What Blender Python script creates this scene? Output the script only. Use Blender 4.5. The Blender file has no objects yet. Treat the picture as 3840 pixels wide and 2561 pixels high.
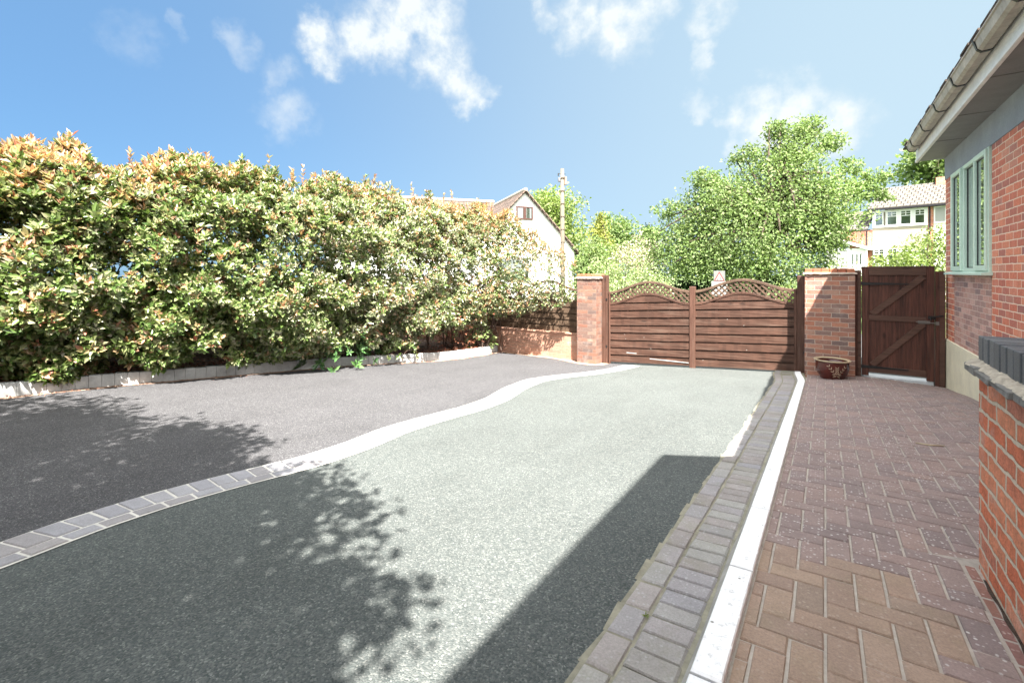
import bpy, bmesh, math, random
import numpy as np
from mathutils import Vector
R = math.radians
rng = np.random.default_rng(7)
random.seed(7)
SC = bpy.context.scene
COL = SC.collection
# world: z = 0 is the eye height of the photographer, +Y runs along the house wall, +X towards the house

# ------------------------------------------------------------------ ground shape
def sm(a, b, x):
    t = max(0., min(1., (x - a) / (b - a))); return t * t * (3 - 2 * t)
def g(x, y):
    soft = lambda u, w=.6: .5 * (u + math.sqrt(u * u + w * w))
    yy = min(y, 9.8)
    yy = max(yy, -6.)
    cross = .068 * (-soft(-x - .2) + soft(-x - 4.0))
    bump = .055 * math.exp(-((x - .6) / .7) ** 2) * max(0, min(1, yy / 9.))
    side = .09 * sm(.6, 1.5, x) * sm(9.3, 7.4, yy)
    return -1.14 - .0655 * yy + cross + bump + side

# ------------------------------------------------------------------ object helpers
def link(o):
    COL.objects.link(o); return o
def thing(name, label, cat, loc, group=None):
    o = link(bpy.data.objects.new(name, None)); o.location = loc
    o.empty_display_size = .2
    o['label'] = label; o['category'] = cat
    if group: o['group'] = group
    return o
def tag(o, label=None, cat=None, group=None, kind=None):
    if label: o['label'] = label
    if cat: o['category'] = cat
    if group: o['group'] = group
    if kind: o['kind'] = kind
    return o

class MB:
    def __init__(s): s.v = []; s.f = []; s.m = []
    def add(s, vs, fs, m=0):
        b = len(s.v); s.v += [tuple(p) for p in vs]
        s.f += [tuple(b + i for i in f) for f in fs]; s.m += [m] * len(fs)
    def hexa(s, p, m=0):     # p: 4 bottom then 4 top, both counter-clockwise
        s.add(p, [(3, 2, 1, 0), (4, 5, 6, 7), (0, 1, 5, 4), (1, 2, 6, 5), (2, 3, 7, 6), (3, 0, 4, 7)], m)
    def box(s, x0, x1, y0, y1, z0, z1, m=0):
        s.hexa([(x0, y0, z0), (x1, y0, z0), (x1, y1, z0), (x0, y1, z0), (x0, y0, z1), (x1, y0, z1), (x1, y1, z1), (x0, y1, z1)], m)
    def prism(s, poly, axis, a, b, m=0):   # polygon (2d) swept along an axis from a to b
        n = len(poly)
        P = (lambda u, v, w: (w, u, v)) if axis == 'x' else (lambda u, v, w: (u, w, v)) if axis == 'y' else (lambda u, v, w: (u, v, w))
        vs = [P(u, v, a) for u, v in poly] + [P(u, v, b) for u, v in poly]
        fs = [tuple(range(n))[::-1], tuple(range(n, 2 * n))] + [(i, (i + 1) % n, n + (i + 1) % n, n + i) for i in range(n)]
        s.add(vs, fs, m)
    def beam(s, p, q, w, d, up=(0, 0, 1), m=0):     # square section bar from p to q
        p, q = Vector(p), Vector(q); a = (q - p).normalized(); u = Vector(up)
        x = a.cross(u).normalized(); y = x.cross(a).normalized()
        x *= w / 2; y *= d / 2
        s.hexa([p - x - y, p + x - y, q + x - y, q - x - y, p - x + y, p + x + y, q + x + y, q - x + y], m)
    def tube(s, pts, rad, n=7, m=0):
        pts = [Vector(p) for p in pts]; rings = []; b = len(s.v)
        ref = Vector((.31, .2, .93))
        for i, p in enumerate(pts):
            t = (pts[min(i + 1, len(pts) - 1)] - pts[max(i - 1, 0)]).normalized()
            if abs(t.dot(ref)) > .97: ref = Vector((.9, .3, .1))
            x = t.cross(ref).normalized(); y = t.cross(x)
            r = rad[i] if hasattr(rad, '__len__') else rad
            for k in range(n):
                a = 2 * math.pi * k / n
                s.v.append(tuple(p + x * (r * math.cos(a)) + y * (r * math.sin(a))))
        for i in range(len(pts) - 1):
            for k in range(n):
                s.f.append((b + i * n + k, b + i * n + (k + 1) % n, b + (i + 1) * n + (k + 1) % n, b + (i + 1) * n + k)); s.m.append(m)
        s.f.append(tuple(b + k for k in range(n))[::-1]); s.m.append(m)
        s.f.append(tuple(b + (len(pts) - 1) * n + k for k in range(n))); s.m.append(m)
    def gblock(s, q, top, th=.05, ch=.004, m=0, dz=(0, 0, 0, 0)):   # a paving block that follows the ground; q: 4 corners ccw
        cx = sum(p[0] for p in q) / 4; cy = sum(p[1] for p in q) / 4
        def ins(p):
            dx, dy = cx - p[0], cy - p[1]; l = math.hypot(dx, dy); k = ch * 1.4 / l
            return p[0] + dx * k, p[1] + dy * k
        lo = [(p[0], p[1], g(*p) + top - th) for p in q]
        mi = [(p[0], p[1], g(*p) + top - ch + d) for p, d in zip(q, dz)]
        hi = [(*ins(p), g(*p) + top + d) for p, d in zip(q, dz)]
        F = [(8, 9, 10, 11)]
        for i in range(4):
            j = (i + 1) % 4
            F += [(i, j, 4 + j, 4 + i), (4 + i, 4 + j, 8 + j, 8 + i)]
        s.add(lo + mi + hi, F, m)
    def build(s, name, mats, parent=None, bevel=0, smooth=False, seg=1):
        me = bpy.data.meshes.new(name)
        me.from_pydata(s.v, [], s.f)
        for mm in (mats if isinstance(mats, (list, tuple)) else [mats]): me.materials.append(mm)
        me.polygons.foreach_set('material_index', s.m)
        bm = bmesh.new(); bm.from_mesh(me); bmesh.ops.recalc_face_normals(bm, faces=bm.faces); bm.to_mesh(me); bm.free()
        autouv(me)
        if smooth: me.polygons.foreach_set('use_smooth', [True] * len(me.polygons))
        o = link(bpy.data.objects.new(name, me))
        if bevel:
            md = o.modifiers.new('bevel', 'BEVEL'); md.width = bevel; md.segments = seg; md.limit_method = 'ANGLE'; md.angle_limit = R(40)
        return par(o, parent)
def par(o, parent):
    if parent is not None:
        o.parent = parent
        p = parent; off = Vector((0, 0, 0))
        while p is not None: off += p.location; p = p.parent
        o.location = -off
    return o
def autouv(me):
    uv = me.uv_layers.new(name='UVMap').data
    vs = me.vertices
    for p in me.polygons:
        n = p.normal; ax, ay, az = abs(n.x), abs(n.y), abs(n.z)
        for li in p.loop_indices:
            c = vs[me.loops[li].vertex_index].co
            uv[li].uv = (c.x, c.y) if az >= ax and az >= ay else ((c.y, c.z) if ax >= ay else (c.x, c.z))

def sheet(name, xs_of_y, ys, nx, mat, dz, kind='structure'):     # a sheet on the ground between two edges
    vs, fs = [], []
    for y in ys:
        a, b = xs_of_y(y)
        for i in range(nx + 1):
            x = a + (b - a) * i / nx; vs.append((x, y, g(x, y) + dz))
    for j in range(len(ys) - 1):
        for i in range(nx):
            k = j * (nx + 1) + i; fs.append((k, k + 1, k + nx + 2, k + nx + 1))
    me = bpy.data.meshes.new(name); me.from_pydata(vs, [], fs); me.materials.append(mat); autouv(me)
    me.polygons.foreach_set('use_smooth', [True] * len(me.polygons))
    return tag(link(bpy.data.objects.new(name, me)), kind=kind)

# ------------------------------------------------------------------ material helpers
def newmat(name):
    m = bpy.data.materials.new(name); m.use_nodes = True
    nt = m.node_tree; b = nt.nodes['Principled BSDF']
    return m, nt, b
def nd(nt, t, ins=None, **kw):
    n = nt.nodes.new(t)
    for k, v in kw.items(): setattr(n, k, v)
    for k, v in (ins or {}).items():
        if hasattr(v, 'is_output') or isinstance(v, bpy.types.NodeSocket): nt.links.new(v, n.inputs[k])
        else: n.inputs[k].default_value = v
    return n
def c4(c): return (c[0], c[1], c[2], 1)
def noise(nt, vec, scale, detail=3, rough=.55):
    return nd(nt, 'ShaderNodeTexNoise', {'Vector': vec, 'Scale': scale, 'Detail': detail, 'Roughness': rough}).outputs['Fac']
def ramp(nt, fac, stops, interp='LINEAR'):
    r = nd(nt, 'ShaderNodeValToRGB', {'Fac': fac}); cr = r.color_ramp; cr.interpolation = interp
    while len(cr.elements) < len(stops): cr.elements.new(.5)
    for e, (p, c) in zip(cr.elements, stops):
        e.position = p; e.color = c4(c) if hasattr(c, '__len__') else (c, c, c, 1)
    return r.outputs['Color']
def mix(nt, fac, a, b, mode='MIX'):
    n = nd(nt, 'ShaderNodeMix', data_type='RGBA', blend_type=mode)
    for i, v in ((0, fac), (6, a), (7, b)):
        if isinstance(v, bpy.types.NodeSocket): nt.links.new(v, n.inputs[i])
        elif i and hasattr(v, '__len__'): n.inputs[i].default_value = c4(v)
        elif i: n.inputs[i].default_value = (v, v, v, 1)
        else: n.inputs[i].default_value = v
    return n.outputs[2]
def bump(nt, b, h, dist, strength=1., prev=None):
    n = nd(nt, 'ShaderNodeBump', {'Height': h, 'Distance': dist, 'Strength': strength})
    if prev: nt.links.new(prev, n.inputs['Normal'])
    nt.links.new(n.outputs[0], b.inputs['Normal']); return n.outputs[0]
def objc(nt): return nd(nt, 'ShaderNodeTexCoord').outputs['Object']
def uvc(nt): return nd(nt, 'ShaderNodeTexCoord').outputs['UV']
def setc(nt, b, c):
    if isinstance(c, bpy.types.NodeSocket): nt.links.new(c, b.inputs['Base Color'])
    else: b.inputs['Base Color'].default_value = c4(c)
def rough(b, r, spec=.5):
    b.inputs['Roughness'].default_value = r; b.inputs['Specular IOR Level'].default_value = spec

def plain(name, col, var=.25, scale=9., r=.7, bmp=.002, spec=.4, fine=60.):
    m, nt, b = newmat(name); v = objc(nt)
    n1 = noise(nt, v, scale, 5, .65); n2 = noise(nt, v, fine, 3)
    c = ramp(nt, n1, [(.25, [x * (1 - var) for x in col]), (.75, [min(1, x * (1 + var)) for x in col])])
    c = mix(nt, .5, c, ramp(nt, n2, [(.3, .75), (.7, 1.0)]), 'MULTIPLY')
    setc(nt, b, c); rough(b, r, spec)
    if bmp: bump(nt, b, n2, bmp)
    return m
def brick(name, cols, mortar, bw=.225, rh=.075, ms=.010, stain=.35, wob=.006, bmp=.006, white=0., zoff=0.):
    m, nt, b = newmat(name); uv = uvc(nt); ob = objc(nt)
    uvo = nd(nt, 'ShaderNodeVectorMath', {0: uv, 1: (0.03, zoff, 0)}, operation='ADD').outputs[0]
    wn = nd(nt, 'ShaderNodeTexNoise', {'Vector': ob, 'Scale': 11., 'Detail': 4.}).outputs['Color']
    wv = nd(nt, 'ShaderNodeVectorMath', {0: wn, 1: (.5, .5, .5)}, operation='SUBTRACT').outputs[0]
    ws = nd(nt, 'ShaderNodeVectorMath', {0: wv, 'Scale': wob * 2.5}, operation='SCALE').outputs[0]
    uvw = nd(nt, 'ShaderNodeVectorMath', {0: uvo, 1: ws}, operation='ADD').outputs[0]
    t = nd(nt, 'ShaderNodeTexBrick', {'Vector': uvw, 'Color1': (0, 0, 0, 1), 'Color2': (1, 1, 1, 1), 'Mortar': (.5, .5, .5, 1), 'Scale': 1., 'Mortar Size': ms * .5, 'Mortar Smooth': .35, 'Bias': 0., 'Brick Width': bw, 'Row Height': rh})
    n = len(cols)
    cc = ramp(nt, t.outputs['Color'], [(i / (n - 1), c) for i, c in enumerate(cols)])
    n1 = noise(nt, ob, 14., 5, .7); n2 = noise(nt, ob, 70., 4, .7)
    cc = mix(nt, stain, cc, ramp(nt, n1, [(.3, .45), (.6, 1.)]), 'MULTIPLY')
    cc = mix(nt, .45, cc, ramp(nt, n2, [(.3, .55), (.6, 1.1)]), 'MULTIPLY')
    fl = ramp(nt, noise(nt, ob, 38., 5, .75), [(.30, .22), (.40, 1.)])
    cc = mix(nt, .7, cc, fl, 'MULTIPLY')
    if white:
        w = ramp(nt, noise(nt, ob, 3.2, 6, .7), [(.55, 0.), (.75, white)])
        cc = mix(nt, w, cc, (.62, .55, .5))
    mo = mix(nt, .5, mortar, ramp(nt, n2, [(.25, .5), (.7, 1.05)]), 'MULTIPLY')
    setc(nt, b, mix(nt, t.outputs['Fac'], cc, mo)); rough(b, .88, .25)
    h = nd(nt, 'ShaderNodeMath', {0: n2, 1: t.outputs['Fac']}, operation='SUBTRACT').outputs[0]
    bump(nt, b, h, bmp)
    return m
def wood(name, dark, light, axis, r=.62, grain=1., spec=.3, fade=None):
    m, nt, b = newmat(name); ob = objc(nt)
    s = [22., 22., 22.]; s['xyz'.index(axis)] = 1.1
    mp = nd(nt, 'ShaderNodeMapping', {'Vector': ob, 'Scale': s}).outputs[0]
    n1 = noise(nt, mp, 2.2, 6, .65); n2 = noise(nt, ob, 1.7, 4)
    isl = nd(nt, 'ShaderNodeNewGeometry').outputs['Random Per Island']
    c = ramp(nt, n1, [(.34, dark), (.62, light)])
    kn = nd(nt, 'ShaderNodeTexVoronoi', {'Vector': nd(nt, 'ShaderNodeMapping', {'Vector': ob, 'Scale': [q * .25 if q > 2 else 2.2 for q in s]}).outputs[0], 'Scale': 1.}); c = mix(nt, ramp(nt, kn.outputs['Distance'], [(.06, .8), (.16, 0.)]), c, [q * .45 for q in dark])
    c = mix(nt, .6, c, ramp(nt, isl, [(0, .62), (1, 1.1)]), 'MULTIPLY')
    c = mix(nt, .5, c, ramp(nt, n2, [(.3, .6), (.7, 1.1)]), 'MULTIPLY')
    if fade: c = mix(nt, ramp(nt, noise(nt, mp, 1.1, 5, .7), [(.5, 0.), (.8, .6)]), c, fade)
    setc(nt, b, c); rough(b, r, spec); bump(nt, b, n1, .003 * grain)
    return m
def aggregate(name, stops, scale, bmp=.004, r=.85, spec=.3, patch=.2):
    m, nt, b = newmat(name); ob = objc(nt)
    vo = nd(nt, 'ShaderNodeTexVoronoi', {'Vector': ob, 'Scale': scale}, feature='F1')
    sep = nd(nt, 'ShaderNodeSeparateColor', {0: vo.outputs['Color']})
    c = ramp(nt, sep.outputs[0], stops)
    c = mix(nt, patch, c, ramp(nt, noise(nt, ob, 1.3, 5, .6), [(.3, .7), (.7, 1.2)]), 'MULTIPLY')
    c = mix(nt, .5, c, ramp(nt, noise(nt, ob, 24., 4, .7), [(.3, .75), (.7, 1.15)]), 'MULTIPLY')
    st = nd(nt, 'ShaderNodeMapping', {'Vector': ob, 'Scale': (1.6, .35, 1.)}).outputs[0]
    c = mix(nt, .28, c, ramp(nt, noise(nt, st, 1.1, 6, .62), [(.36, .62), (.5, 1.), (.7, 1.12)]), 'MULTIPLY')
    setc(nt, b, c); rough(b, r, spec)
    h = nd(nt, 'ShaderNodeMath', {0: 1., 1: vo.outputs['Distance']}, operation='SUBTRACT').outputs[0]
    bump(nt, b, h, bmp)
    return m
def blockmat(name, cols, speck=None, r=.8, moss=0.):
    m, nt, b = newmat(name); ob = objc(nt)
    isl = nd(nt, 'ShaderNodeNewGeometry').outputs['Random Per Island']
    n = len(cols)
    c = ramp(nt, isl, [(i / (n - 1), k) for i, k in enumerate(cols)])
    n1 = noise(nt, ob, 9., 5, .7); n2 = noise(nt, ob, 130., 4, .75)
    c = mix(nt, .45, c, ramp(nt, n1, [(.3, .62), (.7, 1.15)]), 'MULTIPLY')
    c = mix(nt, .55, c, ramp(nt, n2, [(.3, .6), (.65, 1.2)]), 'MULTIPLY')
    if speck:
        vo = nd(nt, 'ShaderNodeTexVoronoi', {'Vector': ob, 'Scale': 75.}); sp = nd(nt, 'ShaderNodeSeparateColor', {0: vo.outputs['Color']}).outputs[0]
        k = ramp(nt, sp, [(.80, 0.), (.90, 1.)]); d = ramp(nt, vo.outputs['Distance'], [(.30, 1.), (.5, 0.)])
        kk = nd(nt, 'ShaderNodeMath', {0: k, 1: d}, operation='MULTIPLY').outputs[0]
        kk = nd(nt, 'ShaderNodeMath', {0: kk, 1: ramp(nt, noise(nt, ob, 3., 3), [(.3, .25), (.7, .9)])}, operation='MULTIPLY').outputs[0]
        c = mix(nt, kk, c, speck)
    if moss: c = mix(nt, ramp(nt, noise(nt, ob, 5., 5, .7), [(.52, 0.), (.75, moss)]), c, (.16, .17, .07))
    setc(nt, b, c); rough(b, r, .3); bump(nt, b, n2, .003)
    return m
def leafmat(name, cols, trans=.35, r=.32, spec=.5, noisescale=1.3, amt=.4):
    m, nt, b = newmat(name); ob = objc(nt)
    isl = nd(nt, 'ShaderNodeNewGeometry').outputs['Random Per Island']
    n = len(cols)
    c = ramp(nt, isl, [(i / (n - 1), k) for i, k in enumerate(cols)])
    c = mix(nt, amt, c, ramp(nt, noise(nt, ob, noisescale, 3), [(.3, .55), (.7, 1.35)]), 'MULTIPLY')
    setc(nt, b, c); rough(b, r, spec)
    t = nd(nt, 'ShaderNodeBsdfTranslucent', {'Color': mix(nt, 1., c, (1.12, 1.18, .7), 'MULTIPLY')})
    mx = nd(nt, 'ShaderNodeMixShader', {0: trans, 1: b.outputs[0], 2: t.outputs[0]})
    nt.links.new(mx.outputs[0], nt.nodes['Material Output'].inputs[0])
    return m
def glass(name, tint, r=.02, metal=0.):
    m, nt, b = newmat(name); setc(nt, b, tint); rough(b, r, 1.0); b.inputs['IOR'].default_value = 2.2; b.inputs['Metallic'].default_value = metal
    b.inputs['Coat Weight'].default_value = .6; b.inputs['Coat Roughness'].default_value = .01
    return m

M = {}
M['brick_house'] = brick('house brick', [(.74, .24, .145), (.56, .18, .125), (.78, .29, .175), (.68, .21, .13), (.42, .175, .145), (.80, .35, .23)], (.92, .72, .56), bw=.225, rh=.0775, ms=.013, stain=.35, white=.22)
M['brick_wall'] = brick('garden wall brick', [(.80, .24, .125), (.84, .33, .19), (.70, .19, .10), (.82, .25, .13), (.64, .25, .17)], (.78, .64, .50), bw=.225, rh=.075, ms=.019, stain=.6, wob=.013, bmp=.014, white=.55)
M['brick_pillar'] = brick('pillar brick', [(.40, .185, .125), (.24, .15, .13), (.46, .22, .15), (.38, .165, .11), (.19, .135, .125), (.45, .26, .19)], (.56, .46, .39), stain=.35, wob=.009, bmp=.008, white=.25)
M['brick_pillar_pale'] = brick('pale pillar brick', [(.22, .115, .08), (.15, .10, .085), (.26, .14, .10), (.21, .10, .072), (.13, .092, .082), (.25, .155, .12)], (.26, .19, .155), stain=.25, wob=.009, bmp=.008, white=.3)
M['brick_pale'] = brick('pale infill brick', [(.60, .36, .29), (.38, .24, .21), (.68, .43, .36), (.55, .30, .24), (.32, .22, .21)], (.74, .57, .47), bw=.225, rh=.068, ms=.010, stain=.35, white=.3)
M['brick_base'] = brick('plinth wall brick', [(.38, .20, .14), (.43, .24, .17), (.34, .18, .13)], (.44, .31, .24), stain=.3, white=.3)
M['tarmac'] = aggregate('resin bound drive', [(0., (.050, .060, .059)), (.6, (.085, .094, .092)), (.9, (.115, .123, .118)), (1., (.185, .193, .183))], 150., patch=.32)
M['asphalt'] = aggregate('asphalt bay', [(0., (.040, .039, .043)), (.6, (.066, .065, .070)), (.92, (.10, .099, .103)), (1., (.21, .21, .21))], 165., patch=.3)
M['road'] = aggregate('road asphalt', [(0., (.05, .05, .052)), (.7, (.085, .085, .087)), (1., (.16, .16, .16))], 60.)
M['paver_tan'] = blockmat('tan block', [(.31, .225, .17), (.35, .255, .195), (.285, .205, .165), (.33, .235, .18), (.265, .20, .16)], speck=(.37, .30, .25), moss=.2)
M['paver_plum'] = blockmat('plum block', [(.245, .188, .178), (.28, .212, .196), (.225, .175, .17), (.29, .21, .188), (.26, .198, .19)], speck=(.62, .6, .58))
M['paver_red'] = blockmat('red block', [(.28, .14, .105), (.24, .13, .12)], speck=(.5, .42, .38))
M['sett'] = blockmat('grey sett', [(.30, .285, .285), (.34, .33, .31), (.27, .245, .235), (.33, .30, .29), (.30, .29, .31), (.29, .265, .24)], speck=(.4, .4, .4), moss=.35)
M['band'] = blockmat('band sett', [(.28, .275, .30), (.32, .315, .335), (.26, .25, .265), (.31, .29, .29)], r=.75)
M['mortar'] = plain('pale mortar', (.56, .54, .50), .15, 7., .9, .003)
M['dustmortar'] = plain('dusty mortar', (.26, .24, .215), .25, 9., .95, .004)
M['haunch'] = plain('grey haunch', (.30, .285, .26), .25, 9., .95, .004)
M['joint'] = plain('joint sand', (.37, .33, .29), .25, 12., .95, .003)
M['mossy'] = plain('mossy joint', (.25, .235, .18), .4, 10., .95, .004)
M['sandstrip'] = plain('pinkish sand haunch', (.36, .25, .19), .2, 5., .95, .004)
M['edging'] = plain('grey concrete edging', (.40, .41, .41), .28, 5., .85, .002)
M['soil'] = plain('dark soil', (.055, .035, .025), .5, 14., .95, .02)
M['lawn'] = plain('grass', (.07, .11, .03), .4, 3., .95, .02)
M['render_grey'] = plain('grey render', (.27, .30, .325), .18, 2.5, .85, .002)
M['plinth'] = plain('cream pebbledash', (.82, .76, .56), .12, 5., .9, .006, fine=110.)
M['white_wall'] = plain('white render', (.84, .84, .84), .05, 3., .8, .002)
M['cream_wall'] = plain('cream render', (.37, .325, .27), .07, 3., .85, .002)
M['upvc'] = plain('white frame', (.78, .78, .77), .03, 3., .4, 0)
M['sage'] = plain('sage green frame', (.60, .75, .64), .05, 4., .38, 0, .5)
M['fascia'] = plain('pale weathered fascia', (.80, .80, .77), .12, 7., .5, .0005)
M['soffit'] = plain('soffit board', (.22, .218, .21), .15, 4., .6, .0005)
M['gutter'] = plain('weathered pale gutter', (.40, .36, .30), .35, 10., .55, .0005)
M['dark'] = plain('black plastic', (.02, .018, .022), .2, 9., .45, 0)
M['black_iron'] = plain('black iron', (.012, .011, .011), .3, 20., .5, .0005)
M['steel'] = plain('dull steel', (.16, .145, .13), .2, 20., .35, 0)
M['glass'] = glass('house window glass', (.42, .48, .45), .02, .75)
M['farglass'] = glass('far glass', (.02, .035, .022), .08)
M['blind'] = plain('pale blind', (.34, .345, .33), .06, 2., .6, 0)
M['coping'] = blockmat('blue engineering brick', [(.12, .127, .14), (.09, .097, .11), (.15, .157, .17)], r=.5)
M['step'] = plain('grey threshold slab', (.50, .52, .54), .1, 9., .7, .001)
M['gate_h'] = wood('gate boards', (.048, .022, .014), (.098, .048, .033), 'x', fade=(.15, .11, .085))
M['gate_v'] = wood('gate uprights', (.062, .029, .019), (.112, .053, .037), 'z', fade=(.15, .11, .085))
M['lath'] = wood('weathered lath', (.07, .042, .028), (.13, .082, .056), 'x')
M['side_v'] = wood('side gate boards', (.042, .017, .012), (.115, .044, .030), 'z', .5)
M['side_h'] = wood('side gate rails', (.065, .034, .024), (.11, .056, .040), 'x', .5)
M['fence'] = wood('old fence boards', (.065, .04, .026), (.15, .10, .066), 'x', .8)
M['pole'] = wood('weathered pole', (.11, .092, .068), (.20, .17, .13), 'z', .85)
M['bark'] = plain('bark', (.075, .055, .04), .4, 9., .9, .01)
M['twig'] = plain('twig bark', (.10, .065, .05), .4, 20., .9, .002)
M['leaf'] = leafmat('hedge leaf', [(.045, .085, .022), (.105, .17, .042), (.18, .25, .08), (.27, .305, .13), (.34, .33, .20)], .25, .30, .65)
M['leaf_overlit'] = leafmat('overlit pale hedge leaf', [(.10, .14, .06), (.22, .26, .13), (.34, .35, .23), (.44, .39, .31)], .25, .3, .65)  # lighter copy of the hedge leaf, overexposure put into its colour
M['leaf_red'] = leafmat('young hedge leaf', [(.50, .22, .16), (.54, .33, .22), (.46, .37, .20), (.58, .39, .31), (.42, .38, .17), (.46, .13, .10)], .35, .34, .5)
M['leaf_big'] = leafmat('broad dark leaf', [(.045, .115, .038), (.07, .16, .05), (.12, .22, .07)], .2, .28, .7)
M['leaf_tree'] = leafmat('fresh tree leaf', [(.12, .19, .06), (.17, .25, .085), (.21, .285, .11), (.26, .31, .16)], .35, .75, .2, .55, .6)
M['leaf_shade'] = leafmat('shade tree leaf', [(.04, .08, .015), (.06, .11, .02)], .12, .5, .4)
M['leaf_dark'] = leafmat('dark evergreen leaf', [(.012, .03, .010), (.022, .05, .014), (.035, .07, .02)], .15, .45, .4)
M['leaf_lime'] = leafmat('lime leaf', [(.17, .25, .065), (.23, .30, .09), (.29, .35, .14)], .4, .5, .4, .7)
M['leaf_conifer'] = leafmat('golden conifer', [(.17, .22, .04), (.28, .31, .065), (.36, .37, .09)], .25, .6, .3, .8)
M['leaf_silver'] = leafmat('pale shrub leaf', [(.22, .31, .12), (.30, .37, .18), (.38, .43, .25)], .4, .5, .4, .8)
M['leaf_blossom'] = leafmat('cream blossom', [(.5, .42, .34), (.6, .52, .44), (.24, .27, .13), (.66, .58, .5)], .3, .6, .3)
M['leaf_brown'] = leafmat('dead leaf', [(.14, .05, .025), (.24, .085, .045), (.10, .045, .03), (.34, .13, .07)], .15, .6, .3)
M['litter'] = leafmat('fallen leaf', [(.16, .05, .03), (.30, .085, .05), (.09, .05, .035), (.24, .14, .08), (.05, .03, .02)], .1, .5, .4)
M['tile_red'] = brick('red plain tile', [(.26, .15, .10), (.32, .19, .13), (.22, .14, .10)], (.08, .06, .05), bw=.3, rh=.2, ms=.02, bmp=.03)
M['tile_grey'] = brick('grey concrete tile', [(.20, .18, .155), (.24, .22, .19), (.18, .16, .14)], (.05, .045, .04), bw=.33, rh=.30, ms=.07, bmp=.05)
M['tile_dark'] = brick('brown tile', [(.12, .09, .075), (.15, .11, .09), (.10, .075, .065)], (.05, .04, .035), bw=.33, rh=.3, ms=.03, bmp=.04)
M['sign_white'] = plain('sign white', (.26, .265, .26), .1, 6., .5, 0)
M['sign_grey'] = plain('sign grey backing', (.155, .165, .16), .2, 5., .5, 0)
M['sign_red'] = plain('sign red', (.16, .03, .03), .1, 6., .5, 0)
M['sign_mark'] = plain('sign marking', (.10, .095, .10), .1, 6., .5, 0)
M['glaze'] = plain('dark red glaze', (.075, .012, .008), .45, 6., .18, 0, .6)
M['rim'] = plain('worn glaze rim', (.45, .36, .24), .3, 14., .4, 0)
M['motif'] = plain('cream bamboo motif', (.55, .42, .30), .2, 30., .4, 0)
M['compost'] = plain('compost', (.04, .03, .02), .4, 30., .95, .01)
M['pebble'] = plain('white chip', (.7, .66, .6), .1, 30., .8, 0)
def kerbmat():
    m, nt, b = newmat('worn white kerb'); ob = objc(nt)
    n1 = noise(nt, ob, 26., 6, .75); n2 = noise(nt, ob, 4., 4)
    c = ramp(nt, n1, [(.32, (.50, .50, .51)), (.43, (.82, .82, .83)), (.8, (.90, .90, .91))])
    c = mix(nt, .4, c, ramp(nt, n2, [(.3, .8), (.7, 1.)]), 'MULTIPLY')
    v = nd(nt, 'ShaderNodeTexVoronoi', {'Vector': ob, 'Scale': 14.}); k = ramp(nt, v.outputs['Distance'], [(.05, 1.), (.1, 0.)])
    c = mix(nt, k, c, (.2, .19, .18))
    setc(nt, b, c); rough(b, .8, .3); bump(nt, b, n1, .002); return m
M['kerb'] = kerbmat()

# ------------------------------------------------------------------ leaves
def leafmesh(name, P, D, NN, L, W, mat, parent, fold=.18, wide=.55):
    P = np.asarray(P, float); n = len(P)
    D = D / np.linalg.norm(D, axis=1, keepdims=True)
    S = np.cross(D, NN); S /= np.linalg.norm(S, axis=1, keepdims=True) + 1e-9
    U = np.cross(S, D)
    L = np.broadcast_to(np.asarray(L, float), (n,))[:, None]; W = np.broadcast_to(np.asarray(W, float), (n,))[:, None]
    v = np.empty((n, 5, 3))
    v[:, 0] = P; v[:, 1] = P + D * L * wide - U * W * fold; v[:, 2] = P + D * L - U * W * fold * .8
    v[:, 3] = P + D * L * wide + S * W * .5 + U * W * fold; v[:, 4] = P + D * L * wide - S * W * .5 + U * W * fold
    base = np.arange(n)[:, None] * 5
    f = np.concatenate([base + np.array([[0, 3, 2, 1]]), base + np.array([[0, 1, 2, 4]])], 1).reshape(-1)
    me = bpy.data.meshes.new(name)
    me.vertices.add(n * 5); me.vertices.foreach_set('co', v.reshape(-1))
    me.loops.add(n * 8); me.loops.foreach_set('vertex_index', f.astype(np.int32))
    me.polygons.add(n * 2); me.polygons.foreach_set('loop_start', np.arange(0, n * 8, 4, dtype=np.int32))
    me.polygons.foreach_set('use_smooth', np.ones(n * 2, dtype=bool)); me.update(calc_edges=True); me.validate()
    me.materials.append(mat)
    return par(link(bpy.data.objects.new(name, me)), parent)
def rvec(n): 
    v = rng.normal(size=(n, 3)); return v / np.linalg.norm(v, axis=1, keepdims=True)
def rosettes(C, A, k, L, W, spread=(.35, 1.15)):    # k leaves round each centre C, axis A
    n = len(C); A = A / np.linalg.norm(A, axis=1, keepdims=True)
    t = np.cross(A, rvec(n)); t /= np.linalg.norm(t, axis=1, keepdims=True); bt = np.cross(A, t)
    P, D, NN, LL, WW = [], [], [], [], []
    for i in range(k):
        ph = 2.4 * i + rng.uniform(-.4, .4, n); th = rng.uniform(*spread, n) * (.6 + .6 * (i + 1) / k)
        rad = t * np.cos(ph)[:, None] + bt * np.sin(ph)[:, None]
        d = A * np.cos(th)[:, None] + rad * np.sin(th)[:, None]
        P.append(C - A * (.02 * i / k) + rng.normal(0, .004, (n, 3))); D.append(d); NN.append(A * np.sin(th)[:, None] - rad * np.cos(th)[:, None] + .25 * rvec(n))
        s = np.clip(rng.normal(.9, .24, n), .4, 1.5); LL.append(L * s); WW.append(W * s)
    return np.concatenate(P), np.concatenate(D), np.concatenate(NN), np.concatenate(LL), np.concatenate(WW)

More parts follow.
